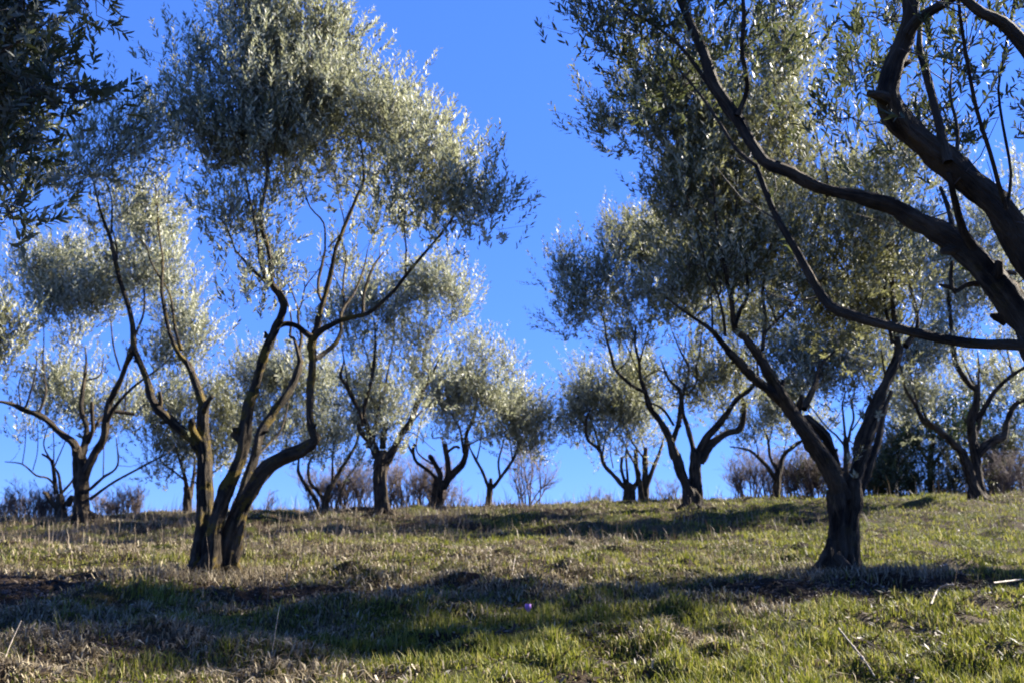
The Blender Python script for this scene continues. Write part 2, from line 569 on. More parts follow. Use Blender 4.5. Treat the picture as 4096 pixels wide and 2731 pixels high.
        # twigs for part of the sprays
        for q in range(0, ns, 2 if Y < 15 else 3):
            e = st[q] + dr[q] * ln[q] * .6
            mid = c * .5 + st[q] * .5 - dr[q] * .03
            tw.add(np.array([c, mid, e]), np.array([.0028, .0022, .0012]) * twig, 3, 0, 0., 0, False)
    for P2, r2 in zip(nodes[trunk_n:], nrad[trunk_n:]):
        if len(P2) < 5: continue
        Lt = float(np.sum(np.linalg.norm(np.diff(P2, axis=0), axis=1)))
        for _ in range(int(Lt * (2.2 if Y < 15 else .8))):
            i = rg.integers(1, len(P2) - 1)
            L_ = rg.uniform(.12, .5) * lscale ** .5
            d_ = norm(norm(rg.normal(size=3)) + np.array([0, 0, .7]))
            m_ = P2[i] + d_ * L_ * .5 + rg.normal(0, .02, 3); e_ = m_ + norm(d_ + np.array([0, 0, .5])) * L_ * .5
            tw.add(np.array([P2[i], m_, e_]), np.array([.0042, .0032, .0015]) * twig, 4, 0, 0., 0, False)
            if rg.uniform() < .35:
                S0.append(m_[None]); SD.append(norm(e_ - m_)[None]); SL.append(np.array([L_ * .5]))
    S0 = np.vstack(S0); SD = np.vstack(SD); SL = np.concatenate(SL)
    lv.sprays(S0, SD, SL, nleaf, leaf * lscale, rg)
    LEAFCOUNT += len(S0) * nleaf
    lv.build('crown', leafm, root)
    tw.build('twigs', M_TWIG, root)
    tag(root, label, cat, group)
    return root


# ------------------------------------------------------------------ the trees
FAR = dict(lscale=1.9, kcl=52, nspray=18, nleaf=14, twig=1.9)

# big many-stemmed olive left of centre
tree('large olive with four twisting dark stems and yellow lichen, left of the middle', 10.0, [
    ('b', [(400, 1390, 190), (425, 1200, 170), (440, 1000, 158), (442, 800, 150), (440, 600, 140), (430, 400, 112), (420, 250, 96), (415, 100, 92), (425, 30, 90)], 0, .05),
    ('b', [(450, 1400, 190), (490, 1200, 160), (520, 1000, 130), (590, 780, 122), (680, 560, 112), (735, 400, 108), (750, 260, 120), (775, 100, 98), (800, 0, 95)], -.1, -.3),
    ('b', [(600, 1400, 220), (620, 1250, 190), (670, 1050, 165), (740, 850, 140), (830, 690, 130), (930, 560, 135), (1040, 470, 125), (1180, 410, 110), (1290, 345, 92)], .05, -.15),
    # lichen limb of the left stem
    ('a', [(425, 1240, 92), (385, 1120, 76), (345, 1010, 66), (310, 920, 60), (250, 855, 44), (200, 770, 42), (150, 640, 38), (112, 450, 34), (92, 300, 30), (100, 200, 24), (97, 90, 22)], .05, .4),
    ('d', [(1290, 830, 26), (1305, 700, 20), (1270, 450, 18), (1255, 200, 16), (1240, 80, 11)], .4, .5),
    ('d', [(1450, 1400, 36), (1400, 1220, 26), (1385, 1100, 22), (1360, 960, 16), (1310, 860, 12)], .3, .5),
    ('d', [(1285, 835, 20), (1200, 680, 17), (1170, 570, 14), (1090, 490, 9)], .4, .7),
    ('a', [(430, 1290, 60), (455, 1220, 50), (500, 1170, 34)], 0, -.15),
    ('b', [(400, 330, 60), (335, 230, 66), (335, 165, 62)], 0, -.1),
    # left limb
    ('b', [(400, 420, 90), (340, 320, 100), (200, 200, 88), (60, 70, 76)], .05, -.1),
    ('c', [(1260, 470, 76), (1200, 350, 70), (1170, 210, 64), (1110, 80, 58), (1070, -10, 50)], -.1, -.2),
    ('c', [(1280, 450, 40), (1285, 390, 34), (1275, 330, 30)], -.1, -.2),
    ('d', [(1072, 1400, 56), (1060, 1200, 48), (1020, 1030, 44), (960, 850, 42), (920, 680, 40), (880, 500, 34), (840, 400, 26), (800, 280, 20), (780, 200, 16), (750, 80, 10)], -.2, -.5),
    ('d', [(890, 470, 20), (895, 330, 16), (895, 200, 12), (850, 60, 8)], -.35, -.5),
    ('d', [(935, 680, 22), (930, 560, 16), (900, 440, 12)], -.3, -.2),
    ('c', [(1060, 20, 50), (1030, 70, 50), (1015, 110, 40)], -.2, -.1),
    # second stem
    ('a', [(800, 1200, 98), (850, 1050, 90), (900, 880, 86), (955, 730, 92), (1010, 620, 92), (1050, 520, 78), (1072, 430, 74), (1030, 340, 64), (975, 270, 58), (970, 130, 50), (950, 0, 44)], -.3, -.5),
    ('j', [(1204, 1120, 25), (1163, 980, 23), (1178, 900, 21), (1196, 800, 19), (1200, 730, 17), (1180, 620, 13), (1175, 480, 9)], -.5, -.4),
    ('j', [(1196, 770, 12), (1225, 690, 10), (1240, 600, 8), (1290, 480, 6)], -.5, -.7),
    ('a', [(945, 260, 42), (915, 200, 38), (885, 100, 34), (870, 0, 30)], -.5, -.6),
    ('j', [(1159, 1120, 17), (1140, 980, 15), (1108, 850, 13), (1090, 720, 11), (1050, 620, 8), (1010, 520, 6)], -.6, -.9),
    ('a', [(975, 290, 42), (915, 245, 36), (830, 170, 30), (740, 70, 24), (680, 0, 20)], -.5, -.7),
    ('j', [(1053, 1120, 10), (1020, 1030, 9), (985, 975, 7)], -.7, -.8),
    ('a', [(1010, 620, 50), (1060, 598, 50), (1110, 590, 50), (1180, 610, 50), (1240, 660, 54), (1300, 705, 60)], -.4, -.3),
    ('a', [(700, 1480, 150), (690, 1450, 60), (672, 1430, 40)], -.2, -.3),
    ('a', [(935, 700, 60), (925, 670, 30), (922, 655, 22)], -.35, -.4),
    # third stem, lit from the right
    ('b', [(620, 1150, 110), (690, 900, 98), (770, 640, 88), (840, 430, 84), (890, 250, 78), (970, 130, 74)], .35, .7),
    ('a', [(970, 1330, 74), (1060, 1200, 76), (1130, 1090, 74), (1180, 980, 66), (1205, 890, 60)], .7, .9),
    ('a', [(1195, 900, 40), (1192, 800, 32), (1215, 700, 28), (1190, 600, 24), (1185, 480, 22), (1170, 430, 16), (1130, 320, 14), (1070, 220, 12), (1000, 110, 9)], .9, 1.2),
    ('a', [(1188, 490, 18), (1215, 420, 16), (1240, 300, 15), (1300, 220, 12), (1370, 130, 9)], 1.0, .9),
    ('a', [(1205, 900, 46), (1170, 760, 34), (1145, 700, 28), (1120, 690, 26), (1130, 560, 18), (1100, 420, 15), (1040, 300, 13), (1010, 180, 9)], .9, 1.2),
    ('b', [(880, 420, 22), (980, 320, 22), (1050, 230, 20), (1090, 100, 16), (1110, 0, 12)], .7, 1.4),
    # fourth stem
    ('b', [(1290, 345, 92), (1328, 310, 84), (1290, 220, 72), (1276, 100, 70), (1280, 0, 70)], -.15, -.2),
    ('a', [(1280, 1200, 70), (1295, 1000, 74), (1300, 850, 78), (1290, 770, 84), (1310, 690, 84), (1340, 600, 60), (1370, 480, 50), (1410, 330, 47), (1450, 170, 42), (1485, 0, 36)], -.2, -.3),
    ('m', [(382, 1120, 20), (430, 1000, 20), (480, 880, 17), (510, 800, 14), (495, 640, 10), (450, 540, 7)], -.3, -.2),
    ('a', [(1300, 720, 66), (1360, 650, 60), (1430, 610, 54), (1530, 560, 48), (1650, 530, 44), (1740, 510, 42), (1830, 440, 38), (1950, 330, 35), (2050, 200, 32), (2150, 80, 29), (2220, 0, 26)], -.3, -.8),
    ('m', [(795, 1120, 15), (870, 1030, 12), (930, 940, 9), (980, 850, 6)], -.8, -1.0),
    ('a', [(1320, 870, 50), (1360, 850, 48), (1410, 810, 44), (1490, 740, 44), (1530, 640, 36), (1525, 530, 32), (1560, 440, 34), (1620, 370, 24), (1680, 240, 20), (1720, 110, 14), (1740, 0, 10)], -.1, .7),
    ('a', [(1555, 430, 24), (1545, 330, 20), (1550, 200, 19), (1570, 80, 14), (1560, 0, 10)], .4, .6),
    ('a', [(1550, 370, 12), (1480, 220, 9), (1400, 100, 7)], .4, .7),
    ('a', [(1385, 430, 30), (1350, 350, 30), (1350, 230, 29), (1380, 110, 28), (1400, 0, 20)], -.25, .1),
    ('m', [(336, 1120, 11), (330, 1000, 10), (270, 930, 8), (230, 820, 7), (190, 700, 5)], .1, .3),
    ('m', [(350, 1110, 8), (420, 1020, 7), (400, 900, 6), (380, 780, 5)], .1, .2),
    ('a', [(1705, 510, 34), (1710, 360, 30), (1760, 200, 27), (1800, 110, 22), (1870, 20, 18)], -.45, -.2),
    ('a', [(2045, 195, 24), (2045, 100, 20), (2050, 0, 18)], -.7, -.7),
    ('m', [(700, 1120, 9), (690, 1000, 8), (695, 900, 6), (640, 820, 5)], -.7, -.5),
], [
    (610, 50, 120, 70, 0, 1.2), (740, 100, 95, 85, .2, 1.1), (660, 10, 110, 60, 0, 1), (510, 150, 85, 75, -.3, 1), (415, 135, 42, 28, -.3, .8),
    (600, 190, 150, 90, 0, 1), (760, 220, 120, 90, .1, 1), (880, 260, 75, 80, -.2, 1.2), (455, 270, 72, 42, -.5, .9), (385, 330, 55, 45, -.5, .7),
    (660, 240, 140, 60, 0, 1), (700, 285, 130, 55, .2, 1), (560, 300, 90, 55, -.2, .9), (830, 320, 100, 60, .1, .9), (520, 230, 90, 50, 0, .9), (620, 350, 140, 45, .1, .9), (800, 375, 110, 50, .2, .8), (480, 340, 70, 55, -.2, .7), (700, 160, 120, 90, .3, .8), (930, 290, 45, 60, .2, .8), (640, 320, 130, 45, 0, .7), (560, 110, 60, 50, 0, 1), (940, 330, 75, 75, -.6, 1.1),  (1050, 430, 85, 75, -.9, 1), (1000, 390, 70, 65, -.7, .9), (1095, 480, 60, 60, -1.0, 1), (935, 440, 90, 70, -.8, .6),
    (560, 500, 85, 55, -.7, .8), (500, 490, 45, 40, -.7, .8), (585, 670, 60, 40, -.5, .45), (600, 560, 50, 60, .3, .5), (730, 480, 60, 50, .4, .5), (850, 520, 80, 75, .8, .75),
    (700, 330, 170, 60, 0, .4), (640, 420, 60, 60, .2, .3), (840, 400, 80, 60, -.2, .4), (1000, 500, 70, 50, -.9, .35), (800, 620, 60, 50, .9, .5),
    (230, 340, 95, 60, -.5, 1), (150, 400, 75, 50, -.5, .9), (335, 430, 70, 55, .4, .6), (290, 300, 55, 35, -.4, .9), (250, 480, 80, 55, .2, .7), (360, 280, 50, 30, .2, .7),
], bark=M_BARKL, seed=11, trunk_n=3, kcl=36, nspray=21, deep=1.2, leaf=.075)

# olive on the right with a V of two limbs
tree('olive with thick grooved trunk splitting into a wide V, on the right', 10.1, [
    ('D', [(1930, 1312, 80), (1932, 1270, 66), (1930, 1225, 58), (1928, 1180, 56), (1924, 1140, 58)], 0, 0),
    ('D', [(1952, 1310, 46), (1956, 1250, 36), (1955, 1200, 34), (1962, 1150, 42), (1962, 1110, 40)], -.05, 0),
    ('D', [(1912, 1318, 50), (1905, 1280, 34), (1904, 1240, 14)], -.2, -.2),
    ('g', [(900, 1180, 180), (850, 1050, 180), (775, 900, 165), (680, 750, 155), (580, 620, 150), (480, 480, 125), (400, 330, 108), (310, 180, 96), (240, 60, 90), (190, -10, 84)], 0, -.6),
    ('g', [(900, 1150, 90), (850, 950, 90), (800, 780, 90), (740, 660, 100), (620, 560, 110)], .1, -.1),
    ('g', [(985, 1240, 90), (1000, 1060, 130), (1050, 820, 140), (1110, 620, 140), (1190, 400, 108), (1260, 230, 90), (1325, 100, 80), (1355, -10, 70)], 0, .4),
    ('g', [(1040, 1150, 70), (1110, 950, 80), (1180, 740, 66), (1230, 500, 50), (1290, 330, 36)], .1, .5),
    ('g', [(1250, 250, 20), (1225, 100, 16), (1210, 0, 12)], .3, .2),
    ('g', [(540, 500, 60), (560, 430, 60), (575, 370, 40)], -.2, -.3),
    ('g', [(590, 470, 60), (640, 360, 58), (690, 260, 52), (705, 170, 40), (760, 80, 24), (850, 0, 14)], -.1, .5),
    ('h', [(1030, 1390, 80), (960, 1300, 72), (885, 1240, 62), (862, 1100, 50), (850, 1000, 46), (800, 750, 40), (765, 600, 34), (725, 330, 25), (712, 100, 18), (700, 0, 14)], -.6, -1.0),
    ('h', [(1100, 1400, 40), (1120, 1150, 34), (1100, 950, 32), (1130, 700, 28), (1180, 530, 25), (1230, 380, 21), (1275, 200, 18), (1280, 60, 14)], -.5, .1),
    ('h', [(880, 1210, 44), (925, 1070, 38), (980, 980, 30), (970, 750, 26), (950, 600, 22), (915, 430, 16), (912, 200, 11)], -.7, -.2),
    ('h', [(862, 950, 30), (890, 550, 26), (885, 350, 22), (890, 100, 14), (880, -60, 9)], -.7, -.6),
    ('h', [(975, 740, 20), (1040, 560, 16), (1120, 420, 12), (1140, 300, 9)], -.4, 0),
    ('h', [(1110, 880, 18), (1050, 700, 14), (1010, 600, 10)], -.3, -.6),
    ('h', [(1130, 1250, 24), (1210, 1170, 26), (1300, 1080, 24), (1380, 960, 20), (1440, 800, 14)], -.4, .6),
    ('h', [(1210, 1180, 18), (1150, 1000, 14), (1120, 900, 10)], -.4, -.2),
    # far-left limb
    ('g', [(430, 430, 110), (330, 330, 96), (200, 230, 86), (90, 110, 78), (-10, 10, 66)], -.3, -.9),
    ('h', [(830, 1410, 64), (765, 1330, 56), (690, 1240, 42), (560, 1150, 30), (430, 1060, 22), (330, 980, 16)], -.9, -1.2),
    ('h', [(800, 1290, 30), (790, 1150, 26), (740, 950, 22), (660, 800, 18), (620, 600, 13), (560, 400, 9)], -.9, -1.3),
    ('h', [(760, 950, 20), (770, 700, 16), (700, 500, 12), (600, 340, 10), (480, 160, 8)], -1, -1.2),
    ('h', [(700, 1240, 20), (690, 1000, 14), (640, 780, 10)], -.9, -.7),
    # crown stems of the right limb
    ('D', [(2064, 804, 22), (2058, 760, 16), (2050, 680, 13), (2050, 560, 10), (2045, 450, 8), (2040, 380, 6)], .4, .4),
    ('D', [(2080, 795, 18), (2108, 745, 11), (2092, 660, 9), (2072, 560, 7), (2075, 470, 5)], .4, .8),
    ('D', [(2050, 790, 10), (2032, 680, 8), (2040, 560, 6), (2020, 470, 5)], .4, .1),
    ('D', [(1800, 300, 7), (1790, 220, 7), (1800, 150, 6), (1785, 80, 5)], .1, .2),
    ('D', [(1860, 560, 9), (1900, 440, 8), (1880, 330, 6), (1850, 240, 5)], .3, .5),
    ('D', [(1840, 660, 10), (1868, 560, 8)], .5, .4),
], [
    (1415, 270, 62, 55, -1.0, .8), (1520, 230, 110, 80, -.7, .9), (1590, 300, 110, 100, -.3, 1), (1560, 430, 85, 90, -.4, 1), (1650, 420, 110, 120, .2, 1.1),
    (1785, 110, 58, 85, .1, 1.3), (1760, 250, 90, 90, 0, 1), (1700, 330, 90, 70, .8, .9), (1790, 400, 90, 90, .1, 1), (1740, 540, 120, 90, .4, 1.2), (1660, 600, 90, 80, -.3, 1.1),
    (1860, 560, 90, 90, .4, 1), (1960, 520, 85, 120, .5, 1.0), (2050, 400, 65, 110, .5, 1.2), (2060, 580, 70, 80, .5, .9), (1830, 690, 110, 60, .5, .9), (1940, 720, 80, 70, .7, .9), (1560, 660, 70, 50, -.6, .6),
    (2050, 690, 70, 60, .7, .8), (2000, 560, 90, 110, -.6, .9), (1640, 620, 110, 70, -.8, .9), (1750, 600, 100, 70, -.9, .8), (1850, 540, 90, 80, -.8, .8), (1900, 640, 80, 60, -.5, .8), (1650, 520, 100, 90, 1.3, .9), (1880, 450, 110, 110, 1.5, .8), (2000, 620, 90, 90, 1.6, .8), (1620, 400, 80, 80, 1.6, .7), (1800, 640, 100, 70, 1.5, .7),
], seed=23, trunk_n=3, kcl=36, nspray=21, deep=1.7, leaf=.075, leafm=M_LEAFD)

# near olive whose limbs enter from the right edge, trunk outside the frame
tree('nearest olive, heavy dark limbs reaching in from the right edge', 4.7, [
    ('n', [(4760, 2700, 330), (4680, 2400, 290), (4600, 2100, 270), (4520, 1850, 260), (4430, 1700, 240)], .1, 0),
    ('n', [(4430, 1720, 240), (4330, 1400, 190), (4180, 1130, 150), (4030, 880, 132), (3920, 760, 128), (3800, 660, 124), (3690, 570, 118), (3600, 490, 118), (3555, 400, 104), (3570, 280, 88), (3610, 170, 80), (3640, 60, 76), (3630, -60, 70)], 0, -.4),
    ('k', [(820, 150, 70), (870, 85, 66), (940, 40, 58), (1010, 0, 56), (1090, -60, 50)], -.4, -.6),
    ('k', [(730, 450, 80), (690, 430, 60), (645, 420, 34)], -.3, -.4),
    ('n', [(4430, 1720, 210), (4200, 1480, 160), (4100, 1300, 138), (3920, 1060, 120), (3800, 960, 106), (3680, 890, 92), (3560, 820, 78), (3430, 785, 66), (3275, 750, 58), (3160, 690, 56), (3060, 650, 56), (2990, 550, 58), (2930, 450, 60), (2855, 340, 60), (2812, 205, 52), (2765, 100, 40), (2715, -10, 32)], 0, .5),
    ('k', [(55, 520, 36), (90, 440, 30), (100, 380, 28), (90, 310, 26), (75, 220, 24), (85, 100, 24), (80, -10, 22)], .3, .1),
    ('q', [(960, 420, 26), (880, 300, 24), (800, 200, 20), (700, 120, 16), (600, 60, 12), (520, -10, 10)], .4, .6),
    ('n', [(4430, 1650, 120), (4300, 1420, 70), (4100, 1382, 52), (3880, 1372, 46), (3700, 1340, 46), (3530, 1296, 46), (3400, 1258, 52), (3320, 1223, 50), (3257, 1134, 42), (3195, 1018, 38), (3114, 884, 34), (3060, 760, 28), (3025, 660, 24)], 0, .1),
    ('q', [(1150, 745, 26), (1060, 670, 20), (990, 560, 19), (930, 470, 17), (860, 380, 13), (790, 300, 9)], .1, .4),
    ('k', [(1262, 940, 26), (1225, 820, 24), (1190, 690, 23), (1130, 500, 21), (1090, 300, 21), (1062, 130, 20), (1045, -10, 18)], -.3, -.8),
    ('k', [(1262, 940, 22), (1282, 780, 17), (1245, 560, 15), (1225, 400, 15), (1250, 250, 16), (1280, 100, 17), (1300, -10, 16)], -.3, -.5),
    ('k', [(1000, 730, 54), (950, 520, 44), (910, 360, 42), (870, 200, 34), (885, 60, 20), (890, -20, 14)], -.25, .1),
    ('k', [(1035, 760, 26), (1042, 580, 20), (1010, 430, 16), (1020, 290, 9)], -.2, .2),
    ('k', [(1150, 1160, 60), (1070, 1040, 48), (1030, 900, 36), (1000, 780, 24)], .1, -.2),
    ('k', [(1030, 1100, 34), (1005, 950, 26), (965, 840, 18)], .1, .4),
    ('k', [(1140, 1270, 34), (1080, 1275, 26), (1030, 1310, 22), (1010, 1250, 22), (1020, 1170, 18)], .2, .2),
    ('k', [(1040, 1300, 20), (1000, 1285, 24), (960, 1275, 16)], .2, .2),
    ('k', [(1500, 420, 90), (1400, 280, 86), (1310, 170, 78), (1240, 100, 70), (1150, 60, 56), (1080, 0, 50), (1020, -60, 44)], -.9, -1.0),
    ('n', [(4430, 1700, 190), (4500, 1200, 150), (4440, 700, 120), (4240, 380, 96)], 0, -.9),
    ('k', [(1255, 1430, 80), (1215, 1420, 46), (1190, 1412, 20)], .2, .2),
    ('k', [(1300, 1225, 26), (1240, 1215, 22)], .2, .1),
], [
    (1370, 40, 100, 50, .7, .9), (1470, 90, 100, 70, .6, 1.1), (1580, 60, 90, 70, .5, 1.2), (1610, 170, 90, 70, .5, 1), (1500, 170, 70, 50, .6, .7), (1690, 110, 60, 80, .3, .6),
    (1930, 190, 85, 75, .1, 1.2), (1990, 110, 80, 55, .1, 1), (1980, 260, 80, 50, 0, .8), (1900, 280, 60, 50, .1, .8), (2160, 260, 50, 100, .3, .6), (2030, 30, 60, 30, 0, .5),
    (2250, 60, 70, 50, -.7, .2), (2180, 140, 60, 50, -.5, .14), (1800, 10, 70, 25, .2, .3), (2240, 250, 50, 60, -.5, .08), (2100, 300, 50, 60, .2, .8),
    (1640, -70, 150, 50, .3, .6), (1950, -90, 140, 50, -.2, .5), (2520, 100, 110, 200, -.2, 1), (2600, 400, 130, 160, 0, 1), (1480, 60, 110, 70, 1.1, .8), (1800, -260, 220, 100, .5, 1), (2150, -330, 220, 120, .7, 1), (2500, -300, 200, 140, .3, 1), (2400, -560, 220, 140, 1, .9), (2850, -60, 280, 200, 1.0, 1.2), (3100, 200, 220, 220, .8, 1), (1750, -380, 430, 260, 1.7, 1.2), (2150, -420, 350, 250, 1.7, 1.1), (1350, -420, 250, 200, 1.6, 1), (1940, 180, 80, 70, .8, .9), (1600, 110, 80, 90, 1.1, .8), (2500, 300, 110, 140, .8, 1),  # high clumps out of view are added to shade both near olives
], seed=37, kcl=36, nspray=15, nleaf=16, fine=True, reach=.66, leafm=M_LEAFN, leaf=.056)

# near olive at the top-left corner, trunk outside the frame
tree('near olive with dark drooping leaves filling the upper left corner', 4.4, [
    ('n', [(-900, 2500, 320), (-860, 2100, 280), (-800, 1700, 250), (-740, 1300, 220)], 0, 0),
    ('n', [(-740, 1320, 180), (-600, 900, 140), (-450, 500, 110), (-250, 200, 80), (-50, -50, 50)], 0, -.3),
    ('n', [(-680, 1150, 100), (-450, 900, 70), (-250, 700, 50), (-80, 520, 30), (60, 380, 18), (180, 300, 10)], 0, .1),
    ('n', [(-300, 280, 50), (-100, 260, 30), (80, 160, 20), (200, 80, 12)], -.2, 0),
    ('n', [(-300, 740, 30), (-120, 700, 22), (20, 640, 12), (120, 600, 8)], 0, -.1),
], [
    (-25, 60, 140, 90, -.1, 1.1), (55, 30, 90, 50, 0, 1.0), (0, 180, 100, 90, 0, 1.2), (80, 205, 65, 55, -.1, .9), (170, 195, 50, 20, -.1, .4), (-25, 320, 80, 80, 0, 1.1), (15, 400, 60, 50, 0, .8), (-30, 450, 50, 60, 0, .9), (185, 0, 45, 10, .1, .5),
    (380, -260, 200, 110, .6, 1), (620, -420, 220, 140, .9, 1), (150, -200, 180, 110, .5, 1), (900, -560, 200, 140, 1.1, .8), (60, 130, 70, 60, .2, .9), (20, 490, 14, 22, -.1, .5), (-45, 250, 110, 160, .4, 1), (-35, 60, 140, 90, .5, 1), (-120, 200, 140, 300, 0, 1), (-35, 110, 120, 120, .7, 1), (-20, 300, 80, 100, .7, .9), (-60, 200, 120, 160, 1.2, 1), (-100, 380, 100, 100, .8, 1),  # unseen clumps above the frame and behind the leaves added to shade them
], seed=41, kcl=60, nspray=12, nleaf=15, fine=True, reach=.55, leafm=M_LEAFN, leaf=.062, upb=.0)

# far left
tree('old olive on the crest at far left, long bare limb held out level', 21.5, [
    ('c', [(665, 1340, 150), (645, 1200, 112), (640, 1050, 122), (640, 900, 108), (625, 800, 90)], 0, 0),
    ('c', [(620, 850, 80), (590, 740, 74), (480, 660, 58), (400, 580, 58), (330, 530, 52), (200, 480, 44), (90, 430, 34), (0, 410, 24), (-80, 400, 16)], 0, -1),
    ('c', [(660, 1060, 90), (700, 930, 80), (760, 820, 74), (830, 700, 68), (850, 560, 64), (870, 430, 58), (920, 330, 54), (980, 200, 48), (1020, 80, 42), (1040, -10, 36)], 0, -.6),
    ('d', [(1045, 1390, 36), (1095, 1250, 22), (1150, 1100, 20), (1152, 920, 17), (1110, 800, 12), (1060, 700, 9)], -.6, -1),
    ('c', [(650, 850, 70), (685, 720, 62), (690, 600, 46), (650, 480, 40), (660, 340, 38), (680, 200, 30), (690, 80, 18), (680, -20, 12)], 0, .5),
    ('c', [(710, 700, 40), (790, 570, 36), (860, 510, 36), (950, 490, 36), (1065, 512, 34)], .1, 1),
    ('c', [(700, 740, 40), (740, 640, 34), (738, 520, 30), (735, 420, 30)], .1, -.2),
    ('c', [(860, 560, 44), (900, 480, 40), (970, 390, 28), (1060, 300, 24), (1150, 230, 20), (1300, 120, 14), (1400, 20, 9)], -.3, -1),
    ('c', [(200, 470, 20), (250, 320, 16), (290, 130, 12), (290, 0, 8)], -.6, -.9), ('c', [(305, 510, 24), (365, 350, 20), (352, 180, 15), (340, 0, 10)], -.5, -.4),
    ('c', [(165, 450, 14), (150, 280, 10), (200, 130, 8)], -.7, -1), ('c', [(690, 240, 16), (800, 200, 14), (830, 60, 10)], .3, .5),
    ('c', [(715, 1115, 30), (820, 1020, 25), (940, 920, 18), (930, 700, 9)], 0, -.4), ('c', [(720, 1190, 30), (900, 1060, 22), (1100, 950, 20), (1250, 870, 17), (1350, 820, 9)], 0, -.6),
    ('c', [(825, 1010, 12), (832, 750, 8)], -.1, -.2), ('c', [(1000, 480, 14), (1010, 300, 10), (1020, 180, 8)], .5, .4),
    ('d', [(960, 1560, 18), (910, 1380, 16), (885, 1160, 12)], -.4, -.2), ('d', [(340, 1560, 12), (350, 1250, 9), (310, 1050, 6)], -.5, -.5),
], [
    (190, 700, 90, 70, -.3, .9), (240, 640, 100, 90, .4, .7), (70, 640, 70, 80, .3, .7), (160, 600, 100, 50, .6, .6), (110, 610, 60, 45, -.8, .8), (330, 540, 80, 80, -.6, 1), (300, 620, 80, 80, -.5, .9), (420, 700, 70, 80, -.6, 1.2),
    (440, 780, 55, 60, -.6, .9), (380, 820, 80, 50, -.5, .7), (160, 780, 90, 40, 0, .4), (370, 610, 60, 60, -.6, .9), (120, 700, 60, 60, -.6, .6), (60, 590, 60, 30, -.6, .8),
], seed=51, flute=.2, **FAR)

tree('low half-dead olive at far left with broken stubs and wiry shoots', 23.0, [
    ('c', [(495, 1340, 100), (485, 1240, 84), (480, 1170, 66)], 0, 0),
    ('c', [(470, 1290, 44), (410, 1210, 36), (365, 1145, 36), (350, 1140, 30)], 0, -.2), ('c', [(450, 1150, 40), (430, 980, 34), (410, 880, 28), (340, 830, 18)], 0, -.3),
    ('c', [(490, 1150, 30), (470, 1000, 24), (440, 940, 14)], 0, .2), ('c', [(440, 1080, 20), (380, 1020, 18), (290, 1000, 16), (180, 910, 13), (40, 890, 8)], 0, -.8),
    ('c', [(180, 905, 9), (205, 700, 8), (190, 560, 6)], -.5, -.6), ('c', [(262, 960, 9), (300, 800, 8), (300, 560, 6)], -.4, -.2), ('c', [(495, 1140, 26), (580, 1040, 20), (600, 960, 10)], 0, .3),
    ('c', [(540, 1240, 60), (570, 1180, 56)], 0, 0), ('c', [(420, 900, 18), (350, 760, 12), (380, 620, 9)], -.2, 0), ('c', [(430, 940, 14), (500, 780, 10), (560, 640, 8)], -.1, .3), ('c', [(430, 900, 12), (430, 720, 9), (420, 600, 8)], 0, .4),
], [
    (90, 890, 55, 40, 0, .9), (150, 880, 60, 35, .3, 1.1), (220, 900, 70, 45, .4, 1.1), (280, 960, 50, 55, .5, .8), (290, 890, 50, 40, .4, 1), (50, 980, 55, 50, -.6, .3), (120, 940, 60, 35, 0, .5), (170, 950, 90, 30, .2, .35),
], seed=52, **FAR)

tree('small round olive behind the lichened stems', 25.0, [
    ('c', [(1505, 1330, 60), (1500, 1180, 64), (1495, 1100, 52)], 0, 0), ('c', [(1495, 1110, 44), (1485, 1040, 36), (1440, 880, 24), (1400, 760, 14)], 0, -.5),
    ('c', [(1520, 1180, 44), (1550, 1000, 30), (1560, 860, 18)], 0, .4), ('c', [(1480, 1040, 20), (1380, 960, 16), (1280, 900, 10)], -.1, -.8), ('c', [(1550, 1010, 18), (1620, 900, 14), (1680, 780, 9)], .2, 1),
    ('c', [(1560, 1060, 18), (1700, 980, 14), (1800, 900, 10)], .2, .5),
], [(380, 940, 75, 60, 0, 1.2), (440, 930, 80, 60, 0, 1.1), (350, 1020, 45, 50, -.2, 1.1), (420, 1010, 80, 50, 0, 1), (520, 930, 60, 60, .2, 1.2), (530, 1000, 70, 50, .1, .9), (370, 1070, 50, 28, -.2, .7), (480, 1060, 70, 30, 0, .5)],
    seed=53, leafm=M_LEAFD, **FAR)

tree('leaning three-stemmed olive between the big left tree and the broad trunk', 24.0, [
    ('b', [(1395, 890, 64), (1410, 800, 60), (1440, 690, 56)], 0, 0), ('b', [(1360, 900, 40), (1320, 790, 40), (1270, 710, 38), (1220, 640, 34), (1185, 560, 28), (1195, 450, 18), (1220, 330, 10)], 0, -.6),
    ('b', [(1440, 700, 54), (1500, 600, 44), (1565, 490, 38), (1640, 370, 26), (1680, 240, 14)], 0, .5), ('b', [(1400, 810, 36), (1340, 725, 34), (1280, 650, 32), (1268, 520, 24), (1320, 400, 13), (1310, 250, 8)], 0, .3),
    ('b', [(1475, 890, 22), (1560, 660, 18), (1680, 480, 15), (1740, 380, 9)], 0, .8), ('b', [(1460, 640, 24), (1460, 500, 18), (1470, 340, 12), (1440, 200, 8)], .1, -.3),
], [(680, 870, 85, 60, 0, 1.2), (620, 900, 70, 60, .2, 1.1), (730, 930, 70, 70, .1, 1.2), (640, 980, 70, 50, .1, .8), (770, 1000, 70, 50, 0, .8), (700, 1020, 70, 40, 0, .6), (600, 1010, 50, 60, .2, .7), (690, 810, 60, 20, 0, .9), (580, 850, 45, 35, .2, .9), (800, 1050, 50, 30, 0, .4)],
    seed=54, **FAR)

